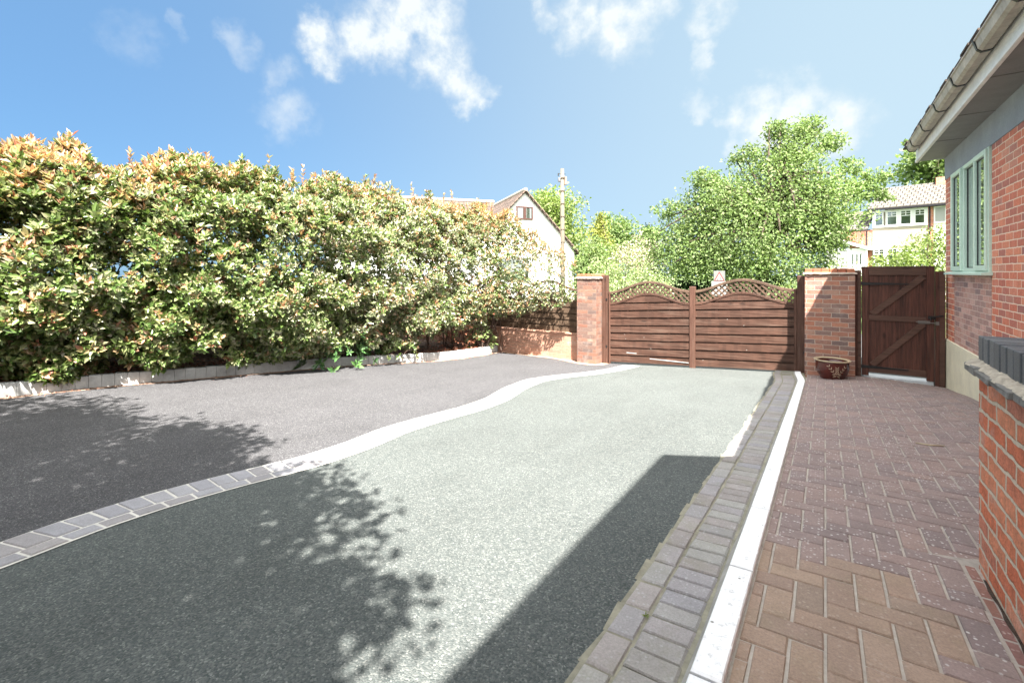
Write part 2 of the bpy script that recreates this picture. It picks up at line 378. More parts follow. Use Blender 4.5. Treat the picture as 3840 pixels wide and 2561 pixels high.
def tree(name, label, cat, base, blobs, nleaf, size, mat, tr, group=None, nlimb=12, clump=.22, per=26, up=.5, wood_m=None, top=None, part='crown', outb=.42):
    base = Vector(base); root = thing(name, label, cat, base, group)
    B = np.array(blobs, float); w = B[:, 3] * B[:, 4] * B[:, 5]; w = w ** .6; w /= w.sum()
    nc = max(8, nleaf // per); idx = rng.choice(len(B), nc, p=w)
    d = rvec(nc); rr = rng.uniform(0, 1, nc) ** outb
    cc = B[idx, :3] + d * rr[:, None] * B[idx, 3:6]
    li = np.repeat(np.arange(nc), per); n = len(li)
    rad = (B[idx, 3:6].min(1) * clump + size * .6)[li]
    P = cc[li] + np.clip(rng.normal(0, 1, (n, 3)), -1.7, 1.7) * rad[:, None] * np.array([1, 1, .6])
    D = rvec(n) + .35 * d[li] + np.array([0, 0, -.15]); NN = rvec(n) + np.array([0, 0, up]) + .4 * d[li]
    s = rng.uniform(.65, 1.25, n)
    leafmesh(part, P, D, NN, size * s, size * .62 * s, mat, root)
    mb = MB(); cm = Vector(B[:, :3].mean(0))
    tp = Vector(top) if top else Vector((cm.x, cm.y, cm.z))
    mid = base.lerp(tp, .5) + Vector((rng.normal(0, tr * 1.5), rng.normal(0, tr * 1.5), 0))
    mb.tube([base - Vector((0, 0, .1)), base.lerp(mid, .5), mid, tp], [tr * 1.25, tr, tr * .8, tr * .35], 8)
    mb.build('trunk', wood_m or M['bark'], root, smooth=True)
    lb = MB()
    for i in rng.choice(nc, min(nlimb, nc), replace=False):
        e = Vector(cc[i]); k = rng.uniform(.35, .9); s0 = base.lerp(mid, k * 2) if k < .5 else mid.lerp(tp, (k - .5) * 2)
        m1 = s0.lerp(e, .5) + Vector((rng.normal(0, .1), rng.normal(0, .1), .12 * (e - s0).length))
        lb.tube([s0, m1, e], [tr * .4, tr * .25, tr * .08], 5)
    lb.build('limb', wood_m or M['bark'], root, smooth=True)
    return root
#@@PART2
# ------------------------------------------------------------------ the setting: ground and drive
def curve(tab):
    ys = np.array([t[0] for t in tab]); xs = np.array([t[1] for t in tab])
    yy = np.arange(ys[0], ys[-1] + .001, .05); xx = np.interp(yy, ys, xs)
    k = np.exp(-np.linspace(-2, 2, 13) ** 2); k /= k.sum()
    xx = np.convolve(np.pad(xx, 6, mode='edge'), k, 'valid')
    return lambda y: float(np.interp(y, yy, xx))
EDGE = curve([(-5, -8.2), (-1, -7.98), (1, -7.87), (1.85, -7.86), (2.9, -7.68), (3.55, -7.56), (5.2, -7.26), (5.85, -7.05), (6.5, -6.75), (7.3, -6.56), (8.4, -6.60), (9.4, -6.75)])
MID = curve([(-5, -2.7), (-1, -3.0), (.4, -3.26), (.7, -3.36), (1.1, -3.40), (1.5, -3.37), (2., -3.29), (2.5, -3.33), (3., -3.46), (3.6, -3.48), (4.2, -3.45), (4.8, -3.53), (5.6, -3.80), (6.4, -3.94), (7., -3.81), (7.7, -3.50), (8.4, -3.34), (8.9, -3.30), (9.4, -3.28)])
XS = np.arange(-160, 161, 8.)
def far_ground():
    xs = sorted(set(list(range(-160, -20, 10)) + list(np.arange(-20, 14, 1.)) + list(range(14, 161, 10))))
    ys = sorted(set(list(range(-60, -8, 6)) + list(np.arange(-8, 26, 1.)) + list(range(26, 221, 10))))
    vs = []
    for y in ys:
        for x in xs:
            xx = max(-12, min(8, x)); z = g(xx, y) - .07
            if y > 10: z -= .01
            vs.append((x, y, z))
    n = len(xs); fs = [(j * n + i, j * n + i + 1, (j + 1) * n + i + 1, (j + 1) * n + i) for j in range(len(ys) - 1) for i in range(n - 1)]
    me = bpy.data.meshes.new('ground'); me.from_pydata(vs, [], fs); me.materials.append(M['lawn'])
    tag(link(bpy.data.objects.new('ground', me)), kind='structure')
far_ground()
YS = list(np.arange(-5, 9.41, .15))
sheet('parking_bay', lambda y: (EDGE(y) - .06, MID(y) + .02), YS, 14, M['asphalt'], 0)
sheet('driveway', lambda y: (MID(y) - .02, -.55), YS, 10, M['tarmac'], .0)
bpy.data.objects['driveway'].location.z = .003
sheet('planting_bed', lambda y: (-12., EDGE(y) - .05), list(np.arange(-5, 9.31, .3)), 10, M['soil'], .12)
sheet('street_apron', lambda y: (-7.5, 2.), list(np.arange(9.40, 12.1, .3)), 10, M['tarmac'], -.01)
sheet('road', lambda y: (-60., 40.), list(np.arange(12., 16.6, .5)), 30, M['road'], -.02)
# pale haunch of sand and mortar along the edging and the fence wall
mb = MB()
for i in range(len(YS) - 1):
    for a, b, z0 in ((-.01, .10 + .02 * math.sin(i * 1.3), .005),):
        y0, y1 = YS[i], YS[i + 1]
        q = [(EDGE(y0) + a, y0), (EDGE(y0) + b, y0), (EDGE(y1) + b, y1), (EDGE(y1) + a, y1)]
        mb.add([(x, y, g(x, y) + z0) for x, y in q], [(0, 1, 2, 3)])
for i in range(24):
    x0 = -6.7 + i * .12; x1 = x0 + .12; w = lambda x: .12 + .35 * sm(-5.2, -4.2, x) * (1 - sm(-4., -3.6, x))
    q = [(x0, 9.22 - w(x0)), (x1, 9.22 - w(x1)), (x1, 9.24), (x0, 9.24)]
    mb.add([(x, y, g(x, y) + .007) for x, y in q], [(0, 1, 2, 3)])
tag(mb.build('mortar_strip', M['sandstrip']), kind='structure')

# winding band of setts between the two surfaces
def along(curvef, y0, y1, step):
    pts = []; y = y0; acc = 0; px, py = curvef(y0), y0; pts.append((px, py))
    while y < y1:
        y += .004; x = curvef(y); acc += math.hypot(x - px, y - py); px, py = x, y
        if acc >= step: pts.append((x, y)); acc = 0
    return pts
def offs(pts, i, o):
    a = pts[max(i - 1, 0)]; b = pts[min(i + 1, len(pts) - 1)]; tx, ty = b[0] - a[0], b[1] - a[1]; l = math.hypot(tx, ty)
    return pts[i][0] + ty / l * o, pts[i][1] - tx / l * o
bp = along(MID, -3., 9.25, .115)
mb = MB(); ms = MB()
for i in range(len(bp) - 1):
    q = [offs(bp, i, -.178), offs(bp, i, .168), offs(bp, i + 1, .168), offs(bp, i + 1, -.178)]
    ms.add([(x, y, g(x, y) + .008) for x, y in q], [(0, 1, 2, 3)])
    j = lambda: random.uniform(-.004, .004)
    def lerp(p, q, t): return (p[0] + (q[0] - p[0]) * t, p[1] + (q[1] - p[1]) * t)
    for lo, hi in ((-.160, .040),):
        a, b, c, d = offs(bp, i, lo), offs(bp, i, hi), offs(bp, i + 1, hi), offs(bp, i + 1, lo)
        mb.gblock([lerp(a, d, .05 + j()), lerp(b, c, .05 + j()), lerp(b, c, .93 + j()), lerp(a, d, .93 + j())], .014 + j() * .5, ch=.005, dz=[j() * .4 for _ in range(4)])
bp2 = along(MID, -3.07, 9.25, .16)
for i in range(len(bp2) - 1):
    a, b, c, d = offs(bp2, i, .056), offs(bp2, i, .150), offs(bp2, i + 1, .150), offs(bp2, i + 1, .056)
    mb.gblock([lerp(a, d, .04 + j()), lerp(b, c, .04 + j()), lerp(b, c, .95 + j()), lerp(a, d, .95 + j())], .014 + j() * .5, ch=.005)
tag(ms.build('band_mortar', M['mortar']), kind='structure')
tag(mb.build('sett_band', M['band']), kind='structure')

# drain course of grey setts, white kerb, herringbone paving
def jt(a=.003): return random.uniform(-a, a)
mb = MB(); ms = MB()
for i in range(60):
    y0 = -1 + i * .18; y1 = y0 + .18
    e = lambda x, y: x - .10 * sm(8.0, 9.4, y)
    ms.add([(e(-.66, y0) + jt(.012), y0, g(-.66, y0) + .006), (e(-.2, y0), y0, g(-.2, y0) + .006), (e(-.2, y1), y1, g(-.2, y1) + .006), (e(-.66, y1) + jt(.012), y1, g(-.66, y1) + .006)], [(0, 1, 2, 3)])
    q = [(e(-.638, y0) + jt(), y0 + .005 + jt()), (e(-.545, y0) + jt(), y0 + .005 + jt()), (e(-.545, y1) + jt(), y1 - .005), (e(-.638, y1) + jt(), y1 - .005)]
    mb.gblock(q, .013 + jt(.002), ch=.006, dz=[jt(.0015) for _ in range(4)])
for i in range(107):
    y0 = -1.03 + i * .097; y1 = y0 + .097
    q = [(e(-.533, y0) + jt(), y0 + .004 + jt(.002)), (e(-.375, y0) + jt(), y0 + .004 + jt(.002)), (e(-.375, y1) + jt(), y1 - .004), (e(-.533, y1) + jt(), y1 - .004)]
    mb.gblock(q, .013 + jt(.002), ch=.006, dz=[jt(.0015) for _ in range(4)])
tag(ms.build('sett_joints', M['mossy']), kind='structure')
tag(mb.build('drain_setts', M['sett']), kind='structure')
mb = MB(); mf = MB()
y = -1.35
while y < 9.2:
    y1 = min(y + .70, 9.3)
    n = 4
    for k in range(n):
        a = y + (y1 - y) * k / n + (.006 if k == 0 else 0); b = y + (y1 - y) * (k + 1) / n - (.006 if k == n - 1 else 0)
        mb.gblock([(e(-.340, a), a), (e(-.250, a), a), (e(-.250, b), b), (e(-.340, b), b)], .045, th=.1, ch=.006)
    y = y1
tag(mb.build('kerb', M['kerb']), kind='structure')
for i in range(70):
    y0 = -1.2 + i * .15; y1 = y0 + .15; w0 = .022 + .004 * math.sin(i * .9); w1 = .022 + .004 * math.sin(i * .9 + .9)
    vs = [(e(-.339, y0), y0, g(-.34, y0) + .034), (e(-.339 - w0, y0), y0, g(-.36, y0) + .0095), (e(-.339 - w1, y1), y1, g(-.36, y1) + .0095), (e(-.339, y1), y1, g(-.34, y1) + .034)]
    mf.add(vs, [(0, 1, 2, 3)])
tag(mf.build('kerb_haunch', M['haunch']), kind='structure')
mb = MB(); U = .1
for cx in range(-4, 17):
    for cy in range(-12, 93):
        d = (cx - cy) % 4
        if d == 0: x0, x1, y0, y1 = cx * U, cx * U + 2 * U, cy * U, cy * U + U
        elif d == 3: x0, x1, y0, y1 = cx * U, cx * U + U, cy * U, cy * U + 2 * U
        else: continue
        y0 += .03; y1 += .03; xm = (x0 + x1) / 2; ym = (y0 + y1) / 2
        lim = .505 if y0 < 2.80 else 1.495
        x0 = max(x0, -.246); x1 = min(x1, lim)
        if x1 - x0 < .03 or ym > 9.22: continue
        tan = ym < 2.52 + .05 * math.sin(cx * 2.1) and xm < .40
        m = 0 if ym < 2.50 and (xm < .36 or ym < 1.9) else 1
        if m == 0 and xm > .36: m = 2
        J = .0045
        K = .0022; q = [(x0 + J + jt(.0015), y0 + K + jt(.001)), (x1 - J + jt(.0015), y0 + K + jt(.001)), (x1 - J, y1 - K), (x0 + J, y1 - K)]
        mb.gblock(q, .016 + jt(.0015), ch=.005, m=m, dz=[jt(.0012) for _ in range(4)])
tag(mb.build('block_paving', [M['paver_tan'], M['paver_plum'], M['paver_red']]), kind='structure')
sheet('paving_joints', lambda y: (-.25, .556 if y < 2.80 else 1.52), list(np.arange(-1.4, 9.31, .15)), 10, M['joint'], .0105)
mb = MB()
for i in range(27):
    y0 = -.9 + i * .1375
    if y0 + .13 < 2.83: mb.gblock([(.509 + jt(), y0 + .003), (.543 + jt(), y0 + .003), (.543, y0 + .134), (.509, y0 + .134)], .013 + jt(.002), ch=.004)
tag(mb.build('paving_border', M['paver_red']), kind='structure')

sheet('wall_foot_gap', lambda y: (.5435 + .004 * math.sin(y * 31), .5565), list(np.arange(-1.2, 2.72, .05)), 1, M['soil'], .0135)
# ------------------------------------------------------------------ upright edging of the bed
root = thing('bed_edging', 'low grey edging of upright concrete kerb blocks curving along the planting bed', 'edging', (EDGE(3), 3, g(EDGE(3), 3)))
ep = along(EDGE, -3.5, 9.12, .128); mb = MB()
for i in range(len(ep) - 1):
    hgt = .165 + jt(.004)
    a, b, c, d = offs(ep, i, -.10), offs(ep, i, 0), offs(ep, i + 1, 0), offs(ep, i + 1, -.10)
    o = jt(.003)
    Q = [lerp(a, d, .015), lerp(b, c, .015), lerp(b, c, .985), lerp(a, d, .985)]
    Q = [(x + o, y) for x, y in Q]
    mb.gblock(Q, hgt, th=.3, ch=.006)
mb.build('kerb_blocks', M['edging'], root)

# ------------------------------------------------------------------ the brick house on the right
root = H = thing('brick_house', 'red brick house with sage green window, grey rendered band and long pale gutter', 'house', (1.5, 9.38, g(1.5, 9.38)))
mb = MB()
mb.box(1.5, 1.78, 8.80, 9.38, -1.0, 1.38)
mb.box(1.5, 1.78, 1.53, 7.07, -1.0, 1.38)
mb.box(1.78, 9.0, 9.10, 9.38, -1.0, 1.71)
mb.prism([(1.5, 1.71), (9.0, 1.71), (5.25, 4.3)], 'y', 9.10, 9.38)
mb.build('brick_wall', M['brick_house'], H)
mb = MB(); mb.box(1.497, 1.78, 7.07, 8.80, -1.0, -.045); mb.build('infill_brickwork', M['brick_pale'], H)
mb = MB(); mb.box(1.48, 1.78, 1.53, 9.40, -2.0, -1.0); mb.box(1.78, 9., 9.12, 9.40, -2.2, -1.0); mb.build('plinth', M['plinth'], H, bevel=.006)
mb = MB(); mb.box(1.49, 1.78, 1.53, 9.39, 1.38, 1.712); mb.build('rendered_band', M['render_grey'], H)
mb = MB(); mb.box(1.19, 1.62, 1.53, 9.43, 1.712, 1.724)
for yy in (8.1, 6.9, 5.7, 4.5, 3.3): mb.box(1.195, 1.50, yy - .012, yy + .012, 1.706, 1.713)
mb.build('soffit', M['soffit'], H)
mb = MB(); mb.box(1.165, 1.19, 1.53, 9.43, 1.695, 1.90); mb.box(1.155, 1.165, 1.53, 9.43, 1.695, 1.74); fa = mb.build('fascia', M['fascia'], H, bevel=.003)
mb = MB(); prof = [(1.15, 1.925), (1.15, 1.86), (1.13, 1.832), (1.07, 1.828), (1.045, 1.85), (1.030, 1.915), (1.018, 1.92), (1.018, 1.932), (1.040, 1.932), (1.055, 1.858), (1.075, 1.838), (1.125, 1.842), (1.14, 1.864), (1.14, 1.925)]
mb.prism(prof, 'y', 1.5, 9.20); gt = mb.build('gutter', M['gutter'], H)
for yy in (9.18, 8.80, 7.93, 7.06, 6.19, 5.33, 4.46, 3.6, 2.7):
    mb = MB(); pr2 = [(1.152, 1.93), (1.152, 1.856), (1.132, 1.825), (1.068, 1.821), (1.040, 1.846), (1.012, 1.935), (1.020, 1.939), (1.047, 1.854), (1.072, 1.831), (1.130, 1.835), (1.147, 1.86), (1.147, 1.93)]
    mb.prism(pr2, 'y', yy - .016, yy + .016); mb.build('gutter_clip', M['dark'], gt)
mb = MB(); mb.prism([(1.06, 1.94), (5.25, 4.87), (9.44, 1.94), (9.44, 2.02), (5.25, 4.96), (1.06, 2.02)], 'y', 1.53, 9.45)
k = 0
for i in range(27):      # tile ends that lip over the gutter
    yy = 1.6 + i * .3; mb.box(1.03 + jt(.01), 1.2, yy + .01, yy + .285, 1.965 + .006 * (i % 2) + jt(.003), 1.985 + .006 * (i % 2))
mb.build('roof', M['tile_dark'], H)
mb = MB(); mb.box(1.50, 9., -7., 1.53, -2., 2.70); mb.build('wing_wall', M['brick_house'], H)
mb = MB(); mb.prism([(1.03, 2.86), (5.25, 5.8), (9.44, 2.86), (9.44, 2.95), (5.25, 5.9), (1.03, 2.95)], 'y', -7.2, 1.53); mb.box(1.16, 1.5, -7.1, 1.52, 2.70, 2.72); mb.box(1.13, 1.16, -7.1, 1.52, 2.70, 2.88); mb.build('wing_roof', M['tile_dark'], H)
# window: outer frame with two casements, three panes and a sill
def frame(mb, x0, x1, y0, y1, z0, z1, w):
    mb.box(x0, x1, y0, y0 + w, z0, z1); mb.box(x0, x1, y1 - w, y1, z0, z1)
    mb.box(x0, x1, y0 + w, y1 - w, z0, z0 + w); mb.box(x0, x1, y0 + w, y1 - w, z1 - w, z1)
mb = MB(); frame(mb, 1.475, 1.56, 7.07, 8.80, -.005, 1.375, .05)
for ym in (8.20, 7.62): mb.box(1.478, 1.56, ym - .028, ym + .028, .045, 1.325)
wnd = mb.build('window', M['sage'], H, bevel=.004)
for a, b, x in ((8.222, 8.782, 1.452), (7.088, 7.598, 1.452)):
    mb = MB(); frame(mb, x, 1.50, a, b, .012, 1.358, .058); mb.build('casement', M['sage'], wnd, bevel=.006, seg=2)
for a, b, x in ((8.28, 8.724, 1.482), (7.648, 8.172, 1.515), (7.146, 7.54, 1.482)):
    mb = MB(); mb.box(x, x + .012, a, b, .05, 1.322); mb.build('pane', M['glass'], wnd)
for a, b, x in ((8.275, 8.729, 1.476), (7.643, 8.177, 1.508), (7.141, 7.545, 1.476)):
    mb = MB(); zz = (.044, 1.328) if x > 1.5 else (.066, 1.304)
    frame(mb, x, x + .006, a, b, *zz, .014); mb.build('seal', M['dark'], wnd)
mb = MB(); mb.prism([(1.405, -.042), (1.50, -.042), (1.50, -.006), (1.475, -.002), (1.405, -.016)], 'y', 7.02, 8.92); mb.build('sill', M['sage'], wnd, bevel=.003)

# ------------------------------------------------------------------ garden wall close by
root = W = thing('garden_wall', 'low red brick garden wall capped with dark blue bricks on edge', 'wall', (.67, 2.4, g(.67, 2.4)))
mb = MB(); mb.box(.556, .785, -1.5, 2.81, -1.62, -.435); mb.build('brickwork', M['brick_wall'], W, bevel=.004)
mb = MB(); y = -1.5
while y < 2.84:
    l = random.uniform(.14, .24); y1 = min(y + l, 2.85); o = jt(.008)
    zb, zt = -.436 + jt(.003), -.405 + jt(.004)
    mb.hexa([(.512 + o, y, zb), (.83, y, zb), (.83, y1 - .004, zb), (.512 + jt(.01), y1 - .004, zb), (.516 + o, y, zt), (.83, y, zt), (.83, y1 - .004, zt), (.516 + o, y1 - .004, zt)])
    y = y1
mb.build('creasing_tile', M['tile_red'] if False else plain('grey creasing tile', (.17, .16, .15), .35, 25., .9, .006), W, bevel=.004)
n = 150; ys_ = np.linspace(-1.5, 2.845, n)
mb = MB(); rowsv = []
for yv in ys_:
    w1 = .035 + .012 * math.sin(yv * 23) * math.sin(yv * 7.3) + jt(.007); z0 = -.403 + jt(.002)
    rowsv.append([(.556 - w1, yv, z0 - .004), (.556 - w1 * .5, yv, z0 + .012 + jt(.005)), (.560, yv, -.383 + jt(.006)), (.60, yv, -.378)])
for i in range(n - 1):
    for k in range(3): mb.add([rowsv[i][k], rowsv[i][k + 1], rowsv[i + 1][k + 1], rowsv[i + 1][k]], [(0, 1, 2, 3)])
mb.build('mortar_fillet', plain('rough fillet', (.42, .36, .29), .45, 22., .95, .008, fine=90.), W, smooth=False)
mb = MB(); y = 2.812
while y > -1.5:
    mb.box(.556 + jt(.002), .772 + jt(.002), y - .0645, y, -.39, -.281 + jt(.0022)); y -= .0755
mb.build('coping_bricks', M['coping'], W, bevel=.004, seg=2)
mb = MB(); mb.box(.561, .766, -1.5, 2.805, -.385, -.2855); mb.build('coping_mortar', plain('coping joint', (.30, .28, .25), .3, 25., .95, .003), W)

# ------------------------------------------------------------------ gate pillars
def pillar(x0, x1, y0, y1, zb, zt, label, bm='brick_pillar'):
    P = thing('gate_pillar', label, 'pillar', ((x0 + x1) / 2, (y0 + y1) / 2, zb), 'brick pillars beside the gates')
    mb = MB(); mb.box(x0, x1, y0, y1, zb - .15, zt - .095); mb.build('shaft', M[bm], P, bevel=.006)
    mb = MB(); z0, z1 = zt - .095, zt - .063; per = []
    for (ax, ay, bx, by) in ((x0, y0, x1, y0), (x1, y0, x1, y1), (x1, y1, x0, y1), (x0, y1, x0, y0)):
        nn = 16
        for i in range(nn):
            t = i / nn; per.append((ax + (bx - ax) * t, ay + (by - ay) * t))
    cx, cy = (x0 + x1) / 2, (y0 + y1) / 2
    def outp(p, o): 
        dx = -o if abs(p[0] - x0) < .001 else (o if abs(p[0] - x1) < .001 else 0); dy = -o if abs(p[1] - y0) < .001 else (o if abs(p[1] - y1) < .001 else 0)
        return p[0] + dx, p[1] + dy
    lo = [(*outp(p, .028 + jt(.006)), z0 + jt(.006)) for p in per]; hi = [(*outp(p, .026 + jt(.005)), z1 - .012) for p in per]; tp = [(*outp(p, .004), z1) for p in per]
    N = len(per); F = []
    for i in range(N):
        j = (i + 1) % N; F += [(i, j, N + j, N + i), (N + i, N + j, 2 * N + j, 2 * N + i)]
    F += [tuple(range(N))[::-1], tuple(range(2 * N, 3 * N))]
    mb.add(lo + hi + tp, F); mb.build('creasing', M['sandstrip'] if False else plain('mortar lip', (.40, .32, .26), .3, 20., .95, .006), P)
    mb = MB(); nb = max(2, round((x1 - x0) / .112)); w = (x1 - x0) / nb
    for i in range(nb):
        for k in range(2):
            yy0 = y0 + (y1 - y0) * k / 2; yy1 = y0 + (y1 - y0) * (k + 1) / 2
            mb.box(x0 + i * w + .004, x0 + (i + 1) * w - .004, yy0 + .003, yy1 - .003, z1 - .01, zt + jt(.002))
    mb.build('capping', blockmat('red cap brick', [(.40, .14, .075), (.46, .18, .10), (.36, .115, .065)]), P, bevel=.005)
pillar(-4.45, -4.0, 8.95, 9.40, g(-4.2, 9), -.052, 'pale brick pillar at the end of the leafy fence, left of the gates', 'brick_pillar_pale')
pillar(-.285, .395, 9.10, 9.55, g(0, 9.1), .052, 'wide brick pillar with the glazed pot at its foot')

# ------------------------------------------------------------------ fence and its brick base behind the hedge
FB = thing('low_brick_wall', 'low brick wall under the timber fence panels beside the pale pillar', 'wall', (-5.4, 9.3, g(-5.4, 9.3)))
mb = MB(); mb.box(-11., -4.45, 9.24, 9.42, -2.4, -1.42); mb.build('brickwork', M['brick_base'], FB, bevel=.005)
mb = MB(); mb.box(-11., -4.45, 9.215, 9.43, -1.42, -1.385); mb.build('coping', M['brick_base'], FB, bevel=.006)
def wavy(ua, ub, top, amp): return lambda u: top + amp * (.5 - .5 * math.cos(2 * math.pi * (u - ua) / (ub - ua)))
def lattice(mb, x0, x1, lo, hi, y, pitch, w, t):     # crossing laths between the curves lo(x) and hi(x)
    zmin = min(lo(x0), lo(x1)) - .4; H_ = 2.2
    for s, yo in ((1, 0.), (-1, -t)):
        c = x0 - H_
        while c < x1 + H_:
            run = None; n = 90
            for i in range(n + 1):
                z = zmin + 1.3 * i / n; x = c + s * (z - zmin)
                ok = x0 < x < x1 and lo(x) < z < hi(x)
                if ok and run is None: run = (x, z)
                if run and (not ok or i == n):
                    if abs(z - run[1]) > .02: mb.beam((run[0], y + yo, run[1]), (x, y + yo, z), t, w, up=(-s * .7, 0, .7))
                    run = None
            c += pitch
def strip_curve(mb, x0, x1, f, h, y0, y1, n=28):      # a curved rail: f(x) its top edge
    for i in range(n):
        a = x0 + (x1 - x0) * i / n; b = x0 + (x1 - x0) * (i + 1) / n
        mb.hexa([(a, y0(a), f(a) - h), (b, y0(b), f(b) - h), (b, y1(b), f(b) - h), (a, y1(a), f(a) - h), (a, y0(a), f(a)), (b, y0(b), f(b)), (b, y1(b), f(b)), (a, y1(a), f(a))])
def boards(mb, x0, x1, zb, top, pitch, y, n=24, lap=.012):   # spaced front boards over a recessed backing layer
    def run(f0, f1, o, th):
        for i in range(n):
            a = x0 + (x1 - x0) * i / n; b = x0 + (x1 - x0) * (i + 1) / n
            za, zc, ta, tb = f0(a), f0(b), min(top(a), f1(a)), min(top(b), f1(b))
            if ta - za < .012 and tb - zc < .012: continue
            ta = max(ta, za + .003); tb = max(tb, zc + .003)
            mb.hexa([(a, y(a) + o - th, za), (b, y(b) + o - th, zc), (b, y(b) + o + th, zc), (a, y(a) + o + th, za), (a, y(a) + o - th, ta), (b, y(b) + o - th, tb), (b, y(b) + o + th, tb), (a, y(a) + o + th, ta)])
    for k in range(14):
        w = jt(.003)
        run(lambda x: zb(x) + k * pitch + w, lambda x: zb(x) + k * pitch + w + pitch * .79, -lap, .009)
        run(lambda x: zb(x) + k * pitch + pitch * .72, lambda x: zb(x) + k * pitch + pitch * 1.08, lap + .004, .008)
def fence(label, origin, rz, npan, x_end, zb):      # runs along local -x from the origin
    FN = thing('trellis_fence', label, 'fence', origin, 'timber fences round the bed'); FN.rotation_euler.z = rz
    def fin(mb, name, mt, **k):
        o = mb.build(name, mt, FN, **k); o.location = (0, 0, 0)
    xp = 0.
    for i in range(npan):
        a, b = xp - 1.62, xp - .06; z = -zb; arch = wavy(a, b, z - .40, .20); inner = wavy(a, b, z - .66, .20)
        mb = MB(); boards(mb, a, b, lambda x: 0., inner, .145, lambda x: 0., 16); fin(mb, 'board_panel', M['fence'])
        for f in (arch, inner):
            mb = MB(); strip_curve(mb, a, b, f, .045, lambda x: -.025, lambda x: .025); fin(mb, 'arched_rail', M['fence'])
        mb = MB(); lattice(mb, a, b, lambda x: inner(x) - .02, lambda x: arch(x) - .03, .002, .115, .02, .008); fin(mb, 'trellis', M['fence'])
        mb = MB(); mb.box(xp - 1.70, xp - 1.62, -.04, .04, 0, z - .22); fin(mb, 'post', M['fence'], bevel=.004)
        xp -= 1.66
fence('weathered lapped timber fence with arched trellis tops on the low brick wall', (-4.55, 9.37, -1.385), 0, 4, 0, -1.385)
fence('shaded timber fence with trellis tops behind the tall photinia hedge', (-10.05, -3.4, -1.62), -math.pi / 2, 8, 0, -1.62)

# ------------------------------------------------------------------ double gates
GA, GB = -3.86, -.415; GY = lambda x: 9.33 + .07 * (x - GA) / (GB - GA)
gz = lambda x: -1.975 + .20 * (x - GA) / (GB - GA); gt_ = lambda x: -.432 + .132 * (x - GA) / (GB - GA)
def gate_post(x0, x1, y0, y1, zb, zt, label):
    P = thing('gate_post', label, 'gate post', ((x0 + x1) / 2, (y0 + y1) / 2, zb), 'timber gate posts')
    mb = MB(); mb.box(x0, x1, y0, y1, zb - .1, zt); mb.build('shaft', M['gate_v'], P, bevel=.012, seg=2)
    for zz in (zb + .35, zt - .55):
        mb = MB(); mb.box(x1 - .03, x1 + .004, y0 - .006, y0 - .001, zz, zz + .05); mb.build('hinge_plate', M['black_iron'], P)
gate_post(-4.0, -3.875, 9.25, 9.375, g(-3.9, 9.3), -.075, 'brown timber gate post against the pale brick pillar')
gate_post(-.405, -.284, 9.34, 9.46, g(-.35, 9.4), -.068, 'brown timber gate post against the wide pillar with the pot')
def leaf(ua, ub, label, stiles):
    P = thing('timber_gate', label, 'gate', ((ua + ub) / 2, GY((ua + ub) / 2), gz(ua)), 'driveway gate leaves')
    L = .2
    wv = lambda x: .205 * (.5 - .5 * math.cos(2 * math.pi * (x - ua) / (ub - ua)))
    hi = lambda x: gt_(x) + wv(x); lo = lambda x: gt_(x) - .245 + wv(x)
    mb = MB(); boards(mb, ua + .02, ub - .02, lambda x: gz(x) + .035, lambda x: lo(x) - .02, .158, GY, 26, .017); mb.build('boards', M['gate_h'], P)
    mb = MB()
    for f in (.25, .5, .75):
        xx = ua + (ub - ua) * f; mb.box(xx - .022, xx + .022, GY(xx) - .0075, GY(xx) + .008, gz(xx) + .05, lo(xx) - .03)
    mb.build('batten', M['gate_v'], P)
    mb = MB(); strip_curve(mb, ua, ub, hi, .052, lambda x: GY(x) - .035, lambda x: GY(x) + .03); mb.build('top_rail', M['lath'], P, bevel=.004)
    mb = MB(); strip_curve(mb, ua, ub, lo, .045, lambda x: GY(x) - .035, lambda x: GY(x) + .03); mb.build('arched_rail', M['gate_h'], P, bevel=.004)
    mb = MB(); lattice(mb, ua + .02, ub - .02, lambda x: lo(x) - .02, lambda x: hi(x) - .03, GY((ua + ub) / 2) - .005, .104, .030, .010); mb.build('lattice', M['lath'], P)
    for a, b, zt, o in stiles:
        mb = MB(); xm = (a + b) / 2; mb.box(a, b, GY(xm) - o, GY(xm) + .035, gz(xm) - .01, gt_(xm) + zt); mb.build('stile', M['gate_v'], P, bevel=.006)
    for i in range(4):
        mb = MB(); xx = random.uniform(ua + .1, ub - .1); zz = random.uniform(gz(xx) + .1, lo(xx) - .15); mb.box(xx - .004, xx + .004, GY(xx) - .0275, GY(xx) - .020, zz, zz + .007); mb.build('scuff', M['pebble'], P)
    return P
ML = -2.14
lf = leaf(GA, ML - .030, 'brown lapped timber gate leaf hung on the post by the pale pillar', ((GA, GA + .035, 0., .038),))
mb = MB(); mb.box(-3.82, -3.25, 9.312, 9.319, -1.715, -1.702); mb.box(-3.0, -2.21, 9.322, 9.330, -1.795, -1.782); mb.build('bolt_bar', M['edging'], lf)
leaf(ML + .0, GB, 'wider brown lapped timber gate leaf with the meeting stile, partly in house shade', ((ML - .055, ML + .055, .075, .048), (GB - .035, GB + .008, 0., .038)))

